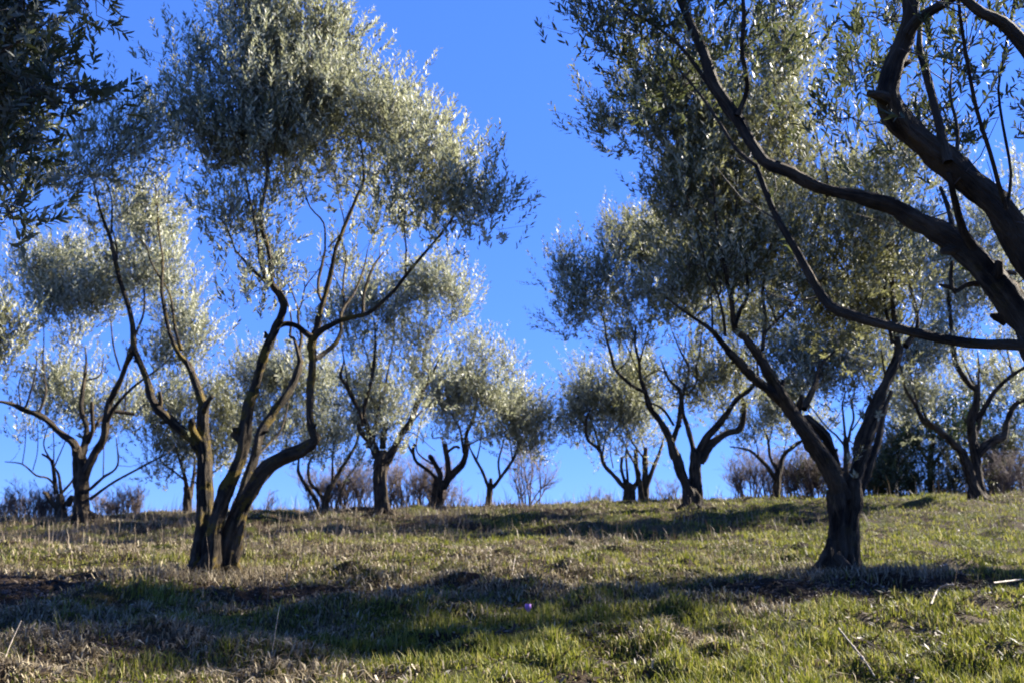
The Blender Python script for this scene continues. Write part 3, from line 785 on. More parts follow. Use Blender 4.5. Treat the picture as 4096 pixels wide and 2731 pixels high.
tree('tall olive with the broadest pale grooved trunk on the crest', 21.8, [
    ('e', [(665, 1490, 130), (650, 1380, 112), (645, 1250, 116), (645, 1130, 140), (660, 1060, 150)], 0, 0),
    ('e', [(620, 1060, 80), (590, 960, 70), (550, 860, 42), (512, 700, 33), (540, 560, 34), (580, 400, 33), (600, 200, 27), (600, 60, 18), (590, -60, 12)], 0, -.4),
    ('e', [(600, 1010, 60), (545, 920, 50), (490, 860, 44), (468, 800, 38)], 0, -.3), ('e', [(500, 800, 26), (480, 700, 32), (430, 600, 38), (370, 480, 38), (325, 410, 28), (350, 280, 14), (330, 170, 10)], -.3, -1),
    ('e', [(590, 960, 30), (600, 800, 28), (640, 650, 27), (680, 500, 24), (710, 320, 20), (750, 100, 12), (740, -60, 8)], 0, .6), ('e', [(585, 400, 16), (540, 260, 12), (500, 120, 8)], -.3, -.6),
    ('e', [(690, 1090, 86), (760, 970, 70), (820, 860, 60), (880, 780, 54), (930, 650, 45), (990, 500, 42), (1040, 420, 36), (1000, 320, 24), (985, 230, 18), (1070, 30, 11)], 0, .1),
    ('e', [(1045, 420, 22), (1110, 280, 16), (1180, 160, 10)], .1, -.4), ('e', [(985, 240, 14), (950, 100, 11), (930, -40, 8)], .1, .4), ('e', [(850, 820, 20), (960, 700, 14), (990, 640, 9)], 0, .4),
    ('e', [(660, 980, 60), (665, 900, 56), (690, 780, 40)], 0, .2), ('e', [(1080, 1000, 6), (900, 860, 10), (800, 880, 14)], -.2, 0), ('e', [(380, 480, 16), (370, 380, 12), (340, 200, 8)], -.8, -.9),
], [(960, 660, 85, 55, 0, .9), (1040, 700, 65, 65, -.2, .9), (880, 700, 70, 60, -.1, .85), (800, 720, 70, 55, -.4, .9), (740, 730, 45, 35, -.6, .8), (900, 770, 90, 50, 0, .6), (1000, 780, 70, 40, 0, .5),
    (980, 850, 45, 35, 0, .9), (860, 900, 75, 45, .6, 1.3), (870, 960, 70, 45, .5, 1.1), (800, 940, 50, 50, .2, .8), (920, 940, 40, 50, .4, .8), (950, 880, 40, 40, 0, .5), (830, 800, 90, 60, -.2, .4), (880, 1010, 50, 25, .2, .6), (1000, 630, 50, 30, 0, .9)],
    seed=55, flute=.2, **FAR)

tree('olive with curling stub-ended limbs and a layered pale crown', 24.5, [
    ('e', [(1100, 1480, 100), (1105, 1370, 84), (1112, 1260, 86)], 0, 0), ('e', [(1105, 1250, 50), (1060, 1190, 34), (1010, 1150, 31), (930, 1090, 31), (905, 1010, 31), (915, 955, 26)], 0, -.4),
    ('e', [(905, 1030, 22), (880, 990, 20), (850, 930, 16), (780, 890, 10)], -.4, -.6), ('e', [(1120, 1230, 46), (1120, 1180, 44), (1080, 1110, 42), (1040, 1050, 44)], 0, -.1),
    ('e', [(1060, 1110, 16), (960, 1040, 14), (930, 980, 14), (940, 880, 13), (970, 760, 12), (1015, 600, 8)], 0, .3), ('e', [(1140, 1300, 70), (1200, 1210, 64), (1290, 1120, 58), (1330, 1020, 50), (1330, 880, 35), (1380, 760, 28), (1410, 650, 22), (1425, 500, 13), (1420, 380, 9)], 0, .2),
    ('e', [(1150, 1280, 60), (1185, 1200, 48), (1180, 1090, 48), (1160, 960, 42)], 0, .1), ('e', [(1185, 1010, 26), (1240, 970, 25), (1275, 978, 20)], .1, .3), ('e', [(1310, 1020, 26), (1280, 830, 20), (1240, 760, 14), (1180, 640, 8)], .1, -.2),
    ('e', [(1155, 980, 14), (1130, 900, 12), (1060, 900, 10), (1060, 850, 8), (1100, 820, 7)], .1, 0), ('e', [(1340, 960, 16), (1420, 920, 13), (1500, 890, 10)], .1, .3),
], [(1090, 815, 50, 38, 0, 1.2), (1140, 850, 38, 45, 0, 1.1), (1060, 880, 60, 50, 0, 1), (1100, 920, 75, 45, 0, 1.2), (1040, 940, 55, 40, 0, 1.1), (1000, 890, 50, 50, .3, .8), (1020, 980, 40, 35, 0, .8), (1100, 975, 45, 35, 0, .7), (1155, 930, 30, 40, 0, .8)],
    seed=56, flute=.2, **FAR)

tree('small slender olive forking low, alone on the open crest', 26.0, [
    ('e', [(1500, 1490, 60), (1508, 1390, 52), (1522, 1290, 50)], 0, 0), ('e', [(1510, 1300, 34), (1460, 1170, 28), (1410, 1080, 24), (1360, 980, 15), (1340, 890, 9)], 0, -.3), ('e', [(1415, 1070, 14), (1440, 960, 12), (1460, 820, 8)], -.1, .1),
    ('e', [(1540, 1300, 38), (1610, 1210, 30), (1700, 1080, 28), (1740, 980, 24), (1742, 880, 15), (1760, 780, 8)], 0, .2), ('e', [(1600, 1215, 22), (1588, 1090, 19), (1620, 960, 14), (1640, 860, 8)], .1, -.2), ('e', [(1525, 1280, 40), (1525, 1235, 34)], 0, 0),
    ('e', [(1700, 1080, 16), (1690, 1000, 14), (1680, 900, 8)], .1, .3),
], [(1195, 930, 55, 38, 0, 1.3), (1215, 970, 48, 45, 0, 1.2), (1170, 970, 50, 40, 0, 1.1), (1235, 985, 30, 40, 0, 1.1), (1135, 990, 28, 35, 0, .8), (1200, 1010, 35, 25, 0, .8), (1220, 1030, 20, 18, 0, .7)],
    seed=57, **FAR)

tree('many-stemmed olive with jagged dark stumps at its base, right of the gap', 26.0, [
    ('f', [(830, 1410, 90), (832, 1340, 92), (830, 1290, 84)], 0, 0), ('f', [(930, 1400, 46), (912, 1250, 44), (890, 1120, 40), (885, 1000, 32)], 0, 0), ('f', [(970, 1400, 52), (960, 1200, 50), (960, 1080, 45), (966, 990, 34)], .1, .2),
    ('f', [(815, 1310, 50), (780, 1280, 44), (700, 1190, 38), (630, 1110, 34), (600, 1000, 30), (500, 910, 29), (490, 770, 22), (520, 680, 12)], 0, -.5), ('f', [(605, 1010, 22), (560, 850, 18), (525, 730, 11)], -.2, 0),
    ('f', [(810, 1290, 36), (772, 1150, 30), (775, 1060, 26)], 0, 0), ('f', [(825, 1280, 26), (810, 1050, 20), (815, 880, 12), (800, 700, 8)], 0, .2), ('f', [(860, 1300, 34), (920, 1200, 26), (860, 1080, 20), (820, 1000, 14), (780, 900, 9)], 0, -.2),
    ('f', [(850, 1330, 50), (885, 1280, 30), (890, 1230, 10)], -.1, -.1), ('f', [(950, 1060, 20), (870, 950, 17), (790, 800, 12)], .1, -.1), ('f', [(975, 1290, 46), (1030, 1130, 40), (1060, 1060, 34), (1100, 940, 20), (1120, 860, 12)], .1, .5),
    ('f', [(700, 1180, 14), (760, 1230, 12)], 0, 0), ('f', [(620, 1040, 16), (640, 900, 12), (650, 760, 8)], -.2, .3), ('f', [(960, 1010, 18), (920, 850, 12), (900, 700, 8)], .2, .4), ('f', [(705, 1140, 12), (680, 980, 10), (700, 860, 7)], 0, .4),
], [(1370, 880, 60, 40, 0, 1.2), (1330, 920, 45, 45, 0, 1.1), (1400, 920, 75, 50, 0, 1.2), (1340, 970, 50, 45, 0, .8), (1420, 970, 70, 45, 0, 1), (1480, 940, 45, 60, .2, 1), (1310, 950, 28, 40, 0, .8), (1370, 1020, 50, 30, 0, .4), (1480, 1010, 45, 30, 0, .5), (1440, 860, 50, 40, .3, .9)],
    seed=58, trunk_n=3, **FAR)

tree('tall twin-trunked olive with a big dark crown, centre right on the crest', 21.8, [
    ('f', [(1320, 1410, 150), (1310, 1340, 130), (1285, 1270, 86), (1240, 1160, 88), (1205, 1040, 84)], 0, 0), ('f', [(1370, 1400, 110), (1362, 1280, 104), (1362, 1150, 98), (1365, 1030, 96)], .1, .1),
    ('f', [(1205, 1060, 84), (1150, 900, 68), (1080, 770, 58), (1000, 660, 54), (965, 540, 42), (922, 420, 30), (912, 290, 28), (880, 150, 20), (890, 0, 12)], 0, -.6),
    ('f', [(920, 290, 18), (960, 140, 14), (1005, 0, 9)], -.6, -.3), ('f', [(1180, 930, 52), (1230, 780, 46), (1245, 640, 45), (1240, 520, 36), (1150, 430, 22), (1085, 270, 13)], 0, .3),
    ('f', [(965, 540, 30), (840, 470, 29), (720, 350, 29), (690, 240, 28), (650, 100, 22), (640, 0, 15), (600, -120, 10)], -.4, -1.1), ('f', [(1190, 800, 25), (1120, 690, 24), (1040, 635, 18), (900, 600, 12)], 0, -.6),
    ('f', [(1350, 1010, 56), (1325, 900, 50), (1290, 780, 45), (1262, 700, 40), (1260, 560, 30), (1300, 420, 24), (1308, 330, 23), (1250, 220, 18), (1180, 60, 12)], .1, .5),
    ('f', [(1385, 1020, 70), (1450, 900, 60), (1560, 780, 60), (1630, 680, 45), (1700, 590, 44), (1800, 510, 38), (1860, 410, 26), (1850, 250, 14)], .1, -.3),
    ('f', [(1395, 1090, 90), (1480, 960, 78), (1600, 870, 58), (1720, 830, 54), (1752, 700, 50), (1745, 610, 40), (1690, 500, 22), (1680, 300, 14)], .1, .7),
    ('f', [(1300, 560, 18), (1370, 460, 18), (1370, 340, 17), (1400, 200, 13), (1420, 0, 8)], .3, 0), ('f', [(1275, 480, 16), (1230, 400, 14), (1270, 250, 11), (1290, 80, 8)], .3, .6), ('f', [(740, 360, 14), (830, 270, 12), (860, 120, 8)], -.8, -.5),
    ('f', [(900, 370, 14), (840, 220, 11), (760, 60, 8)], -.5, -.8), ('f', [(1370, 350, 12), (1320, 200, 9), (1310, 60, 7)], .2, .5),
], [(1340, 670, 70, 60, -.5, 1), (1310, 720, 35, 50, -.6, .9), (1400, 610, 90, 80, -.4, 1.1), (1470, 540, 80, 55, 0, 1.2), (1530, 600, 80, 90, 0, 1), (1450, 690, 100, 60, 0, .8), (1540, 720, 90, 60, 0, .7), (1620, 640, 80, 100, .3, .9), (1300, 620, 30, 35, -.6, .8),
    (1700, 740, 70, 70, 0, .7), (1440, 780, 90, 45, 0, .45), (1560, 800, 80, 40, .4, .5), (1640, 860, 70, 45, .6, 1.1), (1560, 900, 90, 35, .8, .7), (1460, 860, 70, 40, .8, .7), (1650, 920, 50, 35, .5, .8), (1700, 880, 60, 50, .3, .6)],
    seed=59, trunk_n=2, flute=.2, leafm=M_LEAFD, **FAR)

tree('small dark-stemmed olive seen between the twin trunks and the V tree', 26.5, [
    ('g', [(370, 1210, 84), (378, 1080, 68), (388, 960, 60)], 0, 0), ('g', [(370, 1040, 46), (290, 920, 40), (210, 840, 30), (130, 790, 20), (0, 770, 11)], 0, -.5), ('g', [(380, 960, 40), (325, 860, 30), (300, 700, 22), (250, 600, 12), (180, 520, 8)], 0, .3),
    ('g', [(400, 960, 50), (430, 840, 38), (520, 760, 34), (600, 700, 20), (640, 600, 12)], 0, .2), ('g', [(310, 740, 14), (340, 620, 11), (370, 520, 8)], 0, .4), ('g', [(230, 850, 12), (200, 700, 9), (150, 560, 7)], -.3, 0), ('g', [(420, 870, 14), (450, 720, 10), (460, 600, 7)], .1, .4),
], [(1740, 930, 60, 50, 0, 1.1), (1800, 920, 70, 50, 0, 1), (1710, 990, 45, 35, 0, .7), (1850, 970, 50, 40, 0, .7), (1770, 980, 60, 35, 0, .4), (1680, 960, 40, 40, 0, .7)],
    seed=60, **FAR)

tree('slim olive just behind the V tree, showing inside its fork', 20.0, [
    ('g', [(925, 1200, 56), (928, 1000, 50), (932, 850, 50), (932, 710, 46)], 0, 0), ('g', [(925, 730, 28), (910, 560, 20), (900, 430, 16), (920, 330, 12), (900, 200, 8)], 0, -.2), ('g', [(950, 720, 30), (962, 640, 24), (990, 540, 20), (978, 430, 15), (1000, 300, 9)], 0, .3),
    ('g', [(915, 760, 22), (850, 680, 18), (780, 620, 16), (660, 470, 10), (600, 380, 7)], 0, -.4), ('g', [(780, 620, 9), (860, 530, 7), (900, 450, 6)], -.2, 0), ('g', [(975, 640, 14), (1040, 540, 11), (1080, 420, 7)], .1, .2),
], [(1850, 800, 90, 60, 0, 1.1), (1920, 850, 80, 55, 0, 1), (1980, 800, 70, 70, 0, .9), (1860, 880, 70, 45, 0, .7), (1960, 900, 60, 40, 0, .5), (1780, 830, 60, 60, 0, .8)],
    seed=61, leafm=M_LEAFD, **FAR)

tree('wide olive near the right edge with two elbowed limbs', 22.5, [
    ('g', [(1990, 1230, 130), (1960, 1140, 100), (1925, 1040, 78), (1895, 920, 78), (1855, 810, 70)], 0, 0), ('g', [(2010, 1225, 110), (1990, 1100, 84), (1970, 900, 80), (1945, 750, 76)], .1, .1),
    ('g', [(1860, 820, 66), (1760, 720, 58), (1640, 620, 56), (1545, 560, 52), (1480, 430, 38), (1400, 300, 26), (1370, 150, 14), (1300, 30, 9)], 0, -.6), ('g', [(1945, 770, 76), (1930, 560, 78), (1968, 430, 68), (1975, 290, 54)], .1, 0),
    ('g', [(1970, 310, 56), (1925, 285, 50), (1860, 200, 49), (1800, 90, 44), (1790, 0, 38)], 0, -.3), ('D', [(2191, 805, 11), (2184, 740, 10), (2178, 660, 8), (2188, 580, 7), (2200, 510, 5)], -.3, -.3),
    ('g', [(1985, 300, 22), (1992, 150, 17), (1980, 0, 11)], 0, .4), ('g', [(1960, 300, 18), (1880, 120, 13), (1840, 0, 9)], 0, .5), ('g', [(1970, 570, 52), (2050, 440, 45), (2110, 340, 40), (2230, 220, 36), (2352, 140, 30), (2460, 80, 24)], .1, -.3),
    ('g', [(1985, 830, 84), (2090, 730, 68), (2190, 690, 58), (2220, 560, 50), (2280, 440, 45), (2352, 390, 40), (2460, 330, 34)], .1, .5), ('g', [(1965, 700, 36), (2010, 540, 30), (2030, 440, 22)], .2, .5),
    ('g', [(1545, 560, 20), (1490, 400, 16), (1460, 260, 12), (1420, 60, 9)], -.4, -.2), ('g', [(1640, 620, 22), (1560, 520, 18), (1530, 430, 12)], -.3, -.6), ('g', [(1890, 580, 14), (1850, 480, 10)], .1, .1),
    ('g', [(2260, 200, 16), (2230, 60, 12), (2200, -60, 9)], -.1, -.3), ('g', [(2270, 180, 12), (2160, 20, 9)], -.1, .2),
], [(2150, 790, 80, 55, 0, .9), (2090, 830, 60, 60, 0, .9), (2220, 680, 90, 60, 0, .9), (2310, 650, 70, 80, 0, .9), (2150, 640, 70, 70, 0, .7), (2220, 560, 90, 60, 0, .7), (2300, 500, 70, 70, 0, .7), (2330, 780, 50, 50, 0, .5), (2110, 900, 60, 40, 0, .7), (2260, 760, 70, 30, 0, .4), (2120, 540, 60, 60, 0, .5), (2200, 860, 80, 50, .9, .8), (2320, 880, 50, 50, .6, .8), (2080, 930, 50, 50, .8, .8), (2200, 440, 50, 50, 0, .4), (2330, 420, 40, 60, 0, .5)],
    seed=62, trunk_n=2, flute=.2, **FAR)

tree('olive cut by the left edge with a dark ball of leaves', 19.0, [
    ('D', [(-60, 1240, 40), (-62, 1150, 32), (-50, 1060, 28)], 0, 0), ('D', [(-50, 1070, 26), (-35, 960, 18), (-15, 860, 12), (0, 780, 7)], 0, 0), ('D', [(-50, 1060, 22), (-90, 950, 14), (-100, 850, 8)], 0, .3),
], [(5, 720, 40, 45, 0, 1.3), (0, 780, 35, 40, 0, 1.2), (-50, 740, 60, 70, 0, 1), (10, 830, 20, 25, 0, .5)],
    seed=63, leafm=M_LEAFD, **FAR)

tree('olive just beyond the right edge, throwing shade on the slope', 11.6, [
    ('n', [(4720, 2260, 230), (4700, 2080, 200), (4690, 1900, 190)], 0, 0), ('n', [(4690, 1920, 130), (4520, 1600, 90), (4420, 1250, 60), (4380, 950, 30)], 0, -.4), ('n', [(4690, 1920, 130), (4850, 1600, 90), (4950, 1250, 60), (5050, 900, 30)], 0, .6),
], [(2440, 620, 95, 90, .2, 1.1), (2560, 520, 150, 120, .2, 1.2), (2700, 640, 150, 120, .4, 1.2), (2640, 420, 150, 100, .6, 1), (2850, 500, 130, 120, .6, 1.1), (2450, 420, 80, 90, .6, .9), (2950, 700, 120, 100, .2, 1), (2540, 200, 120, 130, -.8, 1.3), (2670, 150, 150, 140, -.8, 1.3), (2790, 260, 130, 130, -.8, 1.2), (2620, 0, 150, 100, -.6, 1.1), (2490, 60, 90, 80, -.9, 1.1)], seed=66, lscale=1.35, kcl=34, nspray=20, nleaf=14)

for lab, Yv, cr, sd, x0, y0 in (
    ('dense dark evergreen tree behind the V tree on its right', 27.5, [(2120, 930, 70, 60, 0, 1.4), (2180, 960, 60, 60, 0, 1.4), (2100, 1000, 70, 60, 0, 1.4), (2160, 1050, 80, 55, 0, 1.2), (2060, 1060, 60, 50, 0, 1.1), (2130, 1000, 80, 60, .4, 1.3), (2060, 1105, 70, 35, 0, 1.3), (2190, 1110, 80, 35, 0, 1.3), (2010, 1080, 50, 50, .3, 1), (2120, 1110, 70, 35, -.2, 1.2), (2090, 900, 50, 45, 0, 1.1)], 71, 2140, 1130),
    ('bright green bushy evergreen behind the elbowed olive at right', 29.0, [(2270, 930, 50, 60, 0, 1.3), (2300, 1000, 60, 60, 0, 1.2), (2220, 1010, 50, 60, 0, 1.2), (2330, 940, 40, 50, 0, 1), (2270, 1060, 70, 50, 0, 1.1)], 72, 2285, 1130)):
    tree(lab, Yv, [('D', [(x0, y0 + 10, 16), (x0 - 4, y0 - 60, 14), (x0 + 5, y0 - 130, 10)], 0, 0), ('D', [(x0, y0 - 60, 9), (x0 - 40, y0 - 120, 6), (x0 - 60, y0 - 160, 4)], 0, .3), ('D', [(x0, y0 - 60, 9), (x0 + 35, y0 - 110, 6), (x0 + 45, y0 - 150, 4)], 0, -.3)],
         cr, name='evergreen_tree', cat='tree', group='evergreens behind the olives', leafm=M_EVER, seed=sd, lscale=1.9, kcl=34, nspray=13, nleaf=14, twig=1.8, upb=.5)


for lab, Yv, cr, sd, x0 in (
    ('low dark bush filling the gap right of the V tree', 28.5, [(2030, 1060, 55, 60, 0, 1.2), (2010, 1110, 55, 35, 0, 1.2), (2060, 1000, 40, 45, 0, .9)], 81, 2030),
    ('rounded olive-brown bush between the dark evergreen and the elbowed olive', 27.0, [(2200, 1080, 45, 50, 0, 1.2), (2185, 1115, 40, 30, 0, 1.2)], 82, 2195),
    ('spreading olive-brown bush at the right edge under the elbowed limb', 28.0, [(2320, 1090, 60, 45, 0, 1.1), (2290, 1050, 45, 45, 0, 1), (2340, 1040, 40, 50, 0, .9)], 83, 2315),
    ('dark bush behind the fork base of the V tree', 29.0, [(1870, 1100, 50, 35, 0, 1.1), (1840, 1075, 40, 40, 0, .8)], 84, 1868)):
    tree(lab, Yv, [('D', [(x0, 1150, 8), (x0 - 3, 1110, 7), (x0 + 4, 1070, 4)], 0, 0), ('D', [(x0, 1120, 5), (x0 + 20, 1080, 3)], 0, .2), ('D', [(x0, 1120, 5), (x0 - 20, 1085, 3)], 0, -.2)],
         cr, name='evergreen_shrub', cat='bush', group='evergreen bushes on the crest', leafm=M_BUSH, seed=sd, lscale=1.9, kcl=40, nspray=15, nleaf=13, twig=1.8, upb=.4, gap=.15)

# ------------------------------------------------------------------ bare shrubs
M_BARE = plain('bare_stems', (.115, .082, .066))


def bare_shrub(label, Dx, Dy, wD, hD, Y, n, seed, lean=0.):
    rg = np.random.default_rng(seed)
    p = at(Dx / .57422, Dy / .57422, Y)
    gz = float(ground(p[0], p[1]))
    base = np.array([p[0], p[1], gz - .05])
    top = at(Dx / .57422, (Dy - hD) / .57422, Y)
    Hm = max(.5, top[2] - gz); Wm = wD / .57422 / F * Y
    o = empty('bare_shrub', tuple(base)); bpy.context.view_layer.update()
    tw = Tubes()

    def grow(p0, d, L, r, lev):
        m = 5
        P = [p0]; dd = d
        for i in range(m - 1):
            dd = norm(dd + rg.normal(0, .16, 3) + np.array([0, 0, .05]))
            P.append(P[-1] + dd * L / (m - 1))
        P = np.array(P)
        if lev == 0:
            tb = Tubes(); tb.add(P, np.linspace(r, r * .45, m), 5, 0, 0., 0, False); tb.build('stem', M_BARE, o)
        else:
            tw.add(P, np.linspace(r, r * .45, m), 3, 0, 0., 0, False)
        if lev < 3:
            for _ in range([6, 5, 4][lev]):
                i = rg.integers(1, m)
                d2 = norm(dd * .7 + norm(rg.normal(size=3)) * .65 + np.array([0, 0, .35]))
                grow(P[i], d2, L * rg.uniform(.4, .62), max(.0035, r * .5), lev + 1)
    for i in range(n):
        off = rg.uniform(-.5, .5, 2)
        b = base + np.array([off[0] * Wm, off[1] * Wm * .6, 0]); b[2] = float(ground(b[0], b[1])) - .04
        d = norm(np.array([off[0] * .5 + lean + rg.normal(0, .18), rg.normal(0, .2), 1.]))
        grow(b, d, Hm * rg.uniform(.4, .72), .017 * Hm ** .5, 0)
    tw.build('twigs', M_BARE, o)
    tag(o, label, 'shrub', 'leafless shrubs along the crest')


for i, a in enumerate([
    ('leafless brush at the far left edge', 60, 1190, 140, 80, 24, 44), ('low leafless brush right of the far-left stump', 265, 1190, 90, 75, 25, 32),
    ('spindly bare bush right of the big left trunk', 585, 1180, 60, 90, 24, 7), ('pinkish bare thicket behind the leaning three-stemmed olive', 790, 1170, 140, 115, 27, 44),
    ('dense bare thicket between the broad trunk and the stub-limbed olive', 955, 1170, 120, 125, 27, 44), ('tall feathery leafless shrub on the open crest right of the slender olive', 1215, 1165, 50, 170, 30, 9, .12),
    ('tiny leafless shrub on the crest left of the jagged stumps', 1380, 1150, 40, 28, 31, 8), ('small bare sapling left of the twin trunks', 1535, 1150, 40, 60, 29, 5),
    ('bare brush left of the small dark-stemmed olive', 1730, 1145, 90, 120, 29, 26), ('dark bare brush left of the V tree', 1850, 1145, 120, 110, 29, 44),
    ('bare brush low between the V tree and the evergreen', 2030, 1145, 130, 110, 29, 44), ('reddish bare brush at the right edge of the crest', 2325, 1150, 110, 120, 27, 36),
    ('low bare brush under the dark evergreen', 2150, 1145, 100, 50, 30, 16), ('thin bare stems in the middle of the gap', 1060, 1165, 60, 60, 31, 6),
]):
    bare_shrub(*a[:7], 100 + i, *(a[7:]))

# ------------------------------------------------------------------ ground sheet
def bare_soil(x, y):
    d = 0
    for bx, by, r in ((-2.9, 9.5, 1.1), (3.4, 9.4, 1.1), (2.4, 8.7, .9), (4.6, 8.9, 1.0), (-1.7, 8.9, .9), (-4.4, 8.8, 1.0)):
        d = np.maximum(d, np.exp(-((x - bx) ** 2 + ((y - by) * 1.6) ** 2) / r ** 2))
    return np.clip(d * 1.6, 0, 1) * np.clip(fbm(x * 2.6, y * 2.6, 61, 3) * 4 - .9 + d * .8, 0, 1)


nx, ny = 620, 620
u = np.linspace(-1, 1, nx); xs = 9 * u + 291 * np.sign(u) * np.abs(u) ** 7
v = np.linspace(0, 1, ny)
ys = np.interp(v, [0, .06, .55, .80, .92, 1], [-60, 2, 13, 30, 60, 400])
X, Yg = np.meshgrid(xs, ys)
Z = ground(X, Yg)
idx = np.arange(nx * ny).reshape(ny, nx)
q = np.stack([idx[:-1, :-1], idx[:-1, 1:], idx[1:, 1:], idx[1:, :-1]], -1).reshape(-1, 4)
g = np_mesh('ground', np.stack([X, Yg, Z], -1).reshape(-1, 3), q, None, [M_GROUND], None, True)
ga = g.data.attributes.new('soil', 'FLOAT', 'POINT')
ga.data.foreach_set('value', bare_soil(X, Yg).ravel().astype(np.float32))
tag(g, 'uneven mossy hillside soil rising to a crest', 'ground', kind='structure')

# ------------------------------------------------------------------ grasses
M_GREEN = blade_mat('green_blades', [(0, (.045, .058, .007)), (.45, (.135, .15, .016)), (.8, (.22, .215, .035)), (1, (.32, .27, .11))], .4)
M_DRY = blade_mat('dry_blades', [(0, (.045, .032, .018)), (.4, (.155, .118, .066)), (.8, (.30, .245, .148)), (1, (.40, .34, .22))], .25)
M_STALK = blade_mat('stalks', [(0, (.07, .047, .03)), (.6, (.18, .132, .082)), (1, (.28, .225, .155))], .15)
M_LITTER = blade_mat('litter', [(0, (.014, .009, .006)), (.5, (.045, .029, .018)), (.85, (.10, .072, .048)), (1, (.18, .15, .115))], .1)
M_MOSS = blade_mat('moss', [(0, (.04, .047, .004)), (.5, (.135, .14, .011)), (1, (.23, .215, .022))], .2)


def scatter(n, rg, y0=4.2, y1=37.0, pw=1.45, spread=.60):
    t = rg.uniform(0, 1, n)
    a = 1 - pw
    y = (y0 ** a + t * (y1 ** a - y0 ** a)) ** (1 / a)
    x = rg.uniform(-1, 1, n) * (spread * y + 1.2)
    return x, y


def blades(name, x, y, h, w, lean, mat, rg, label, cat, curve=.5, seg2=True, sink=.01):
    n = len(x)
    z = ground(x, y) - sink
    az = rg.uniform(0, 2 * math.pi, n)
    d = np.stack([np.cos(az), np.sin(az), np.zeros(n)], -1)
    fa = az + math.pi / 2 + rg.normal(0, .5, n)
    sd = np.stack([np.cos(fa), np.sin(fa), np.zeros(n)], -1) * w[:, None] * .5
    b = np.stack([x, y, z], -1)
    l = (lean * rg.uniform(.2, 1.6, n))[:, None]
    m = b + np.array([0, 0, 1.]) * (h * .55)[:, None] + d * l * h[:, None] * .3
    t = b + np.array([0, 0, 1.]) * (h * (1 - curve * l[:, 0] * .45))[:, None] + d * l * h[:, None] * .95
    V = np.stack([b - sd, b + sd, m + sd * .75, m - sd * .75, t], 1).reshape(-1, 3)
    i = np.arange(n)[:, None] * 5
    o = np_mesh(name, V, i + np.array([[0, 1, 2, 3]]), i + np.array([[3, 2, 4]]), [mat])
    tag(o, label, cat, kind='stuff')
    return o


rg = np.random.default_rng(5)


def greenness(x, y):
    """share of fresh grass: more to the right and on the crest, less on the shaded left"""
    s = x / y
    g_ = fbm(x * .7, y * .45, 77, 3) * 1.0 + .32 * sstep(-.25, .4, s) - .14 * sstep(0, -.5, s)
    g_ += .18 * sstep(29, 33, y)
    g_ += .13 * sstep(9.5, 7.5, y)
    g_ -= .25 * np.exp(-((y - 24) / 5) ** 2) * sstep(.15, -.1, s)
    return g_


N = 420000
x, y = scatter(N, rg)
gr = greenness(x, y); bs = bare_soil(x, y)
cl = fbm(x * 4.2, y * 4.2, 31, 2)
hgt = rg.uniform(.025, .10, N) * (.2 + 1.5 * cl ** 1.5) * (1 + .35 * sstep(18, 30, y))
keep = (gr + rg.normal(0, .10, N) > .54) & (rg.uniform(0, 1, N) > bs * .95) & (cl + rg.normal(0, .1, N) > .33)
wd = .0042 + .00055 * y
blades('grass', x[keep], y[keep], hgt[keep] * 1.15, (wd * rg.uniform(.7, 1.4, N))[keep], .5, M_GREEN, rg, 'short fresh green grass in tufts over the slope', 'grass')
x, y = scatter(N, rg)
gr = greenness(x, y); bs = bare_soil(x, y)
cl = fbm(x * 3.1 + 50, y * 3.1, 32, 2)
hgt = rg.uniform(.03, .11, N) * (.35 + 1.25 * cl) * (1 + .6 * sstep(12, 26, y))
keep = (gr + rg.normal(0, .13, N) < .62) & (rg.uniform(0, 1, N) > bs) & (cl + rg.normal(0, .1, N) > .40)
ex = []; ey = []
for bx, by in ((-3.0, 9.85), (3.36, 9.9), (-3.0, 9.8), (3.36, 9.85)):
    a_ = rg.uniform(0, 6.28, 1300); r_ = rg.uniform(.2, .75, 1300)
    ex.append(bx + np.cos(a_) * r_ * 1.25); ey.append(by + np.sin(a_) * r_)
ex = np.concatenate(ex); ey = np.concatenate(ey)
x = np.concatenate([x[keep], ex]); y = np.concatenate([y[keep], ey])
hgt = np.concatenate([hgt[keep], rg.uniform(.04, .20, len(ex))]); wk = np.concatenate([(wd * rg.uniform(.6, 1.2, N))[keep], np.full(len(ex), .008)])
blades('dry_grass', x, y, hgt, wk, 1.1, M_DRY, rg, 'matted straw coloured dry grass', 'dry grass', .9)
# moss and tiny herbs
n = 330000
x, y = scatter(n, rg, 4.2, 26)
ms = fbm(x * 1.3 + 9, y * 1.3, 55, 3)
keep = (ms + rg.normal(0, .06, n) > .44) & (rg.uniform(0, 1, n) > bare_soil(x, y))
blades('moss', x[keep], y[keep], rg.uniform(.015, .04, keep.sum()), .007 + .0008 * y[keep], .8, M_MOSS, rg, 'yellow-green moss and tiny herbs in cushions', 'moss')
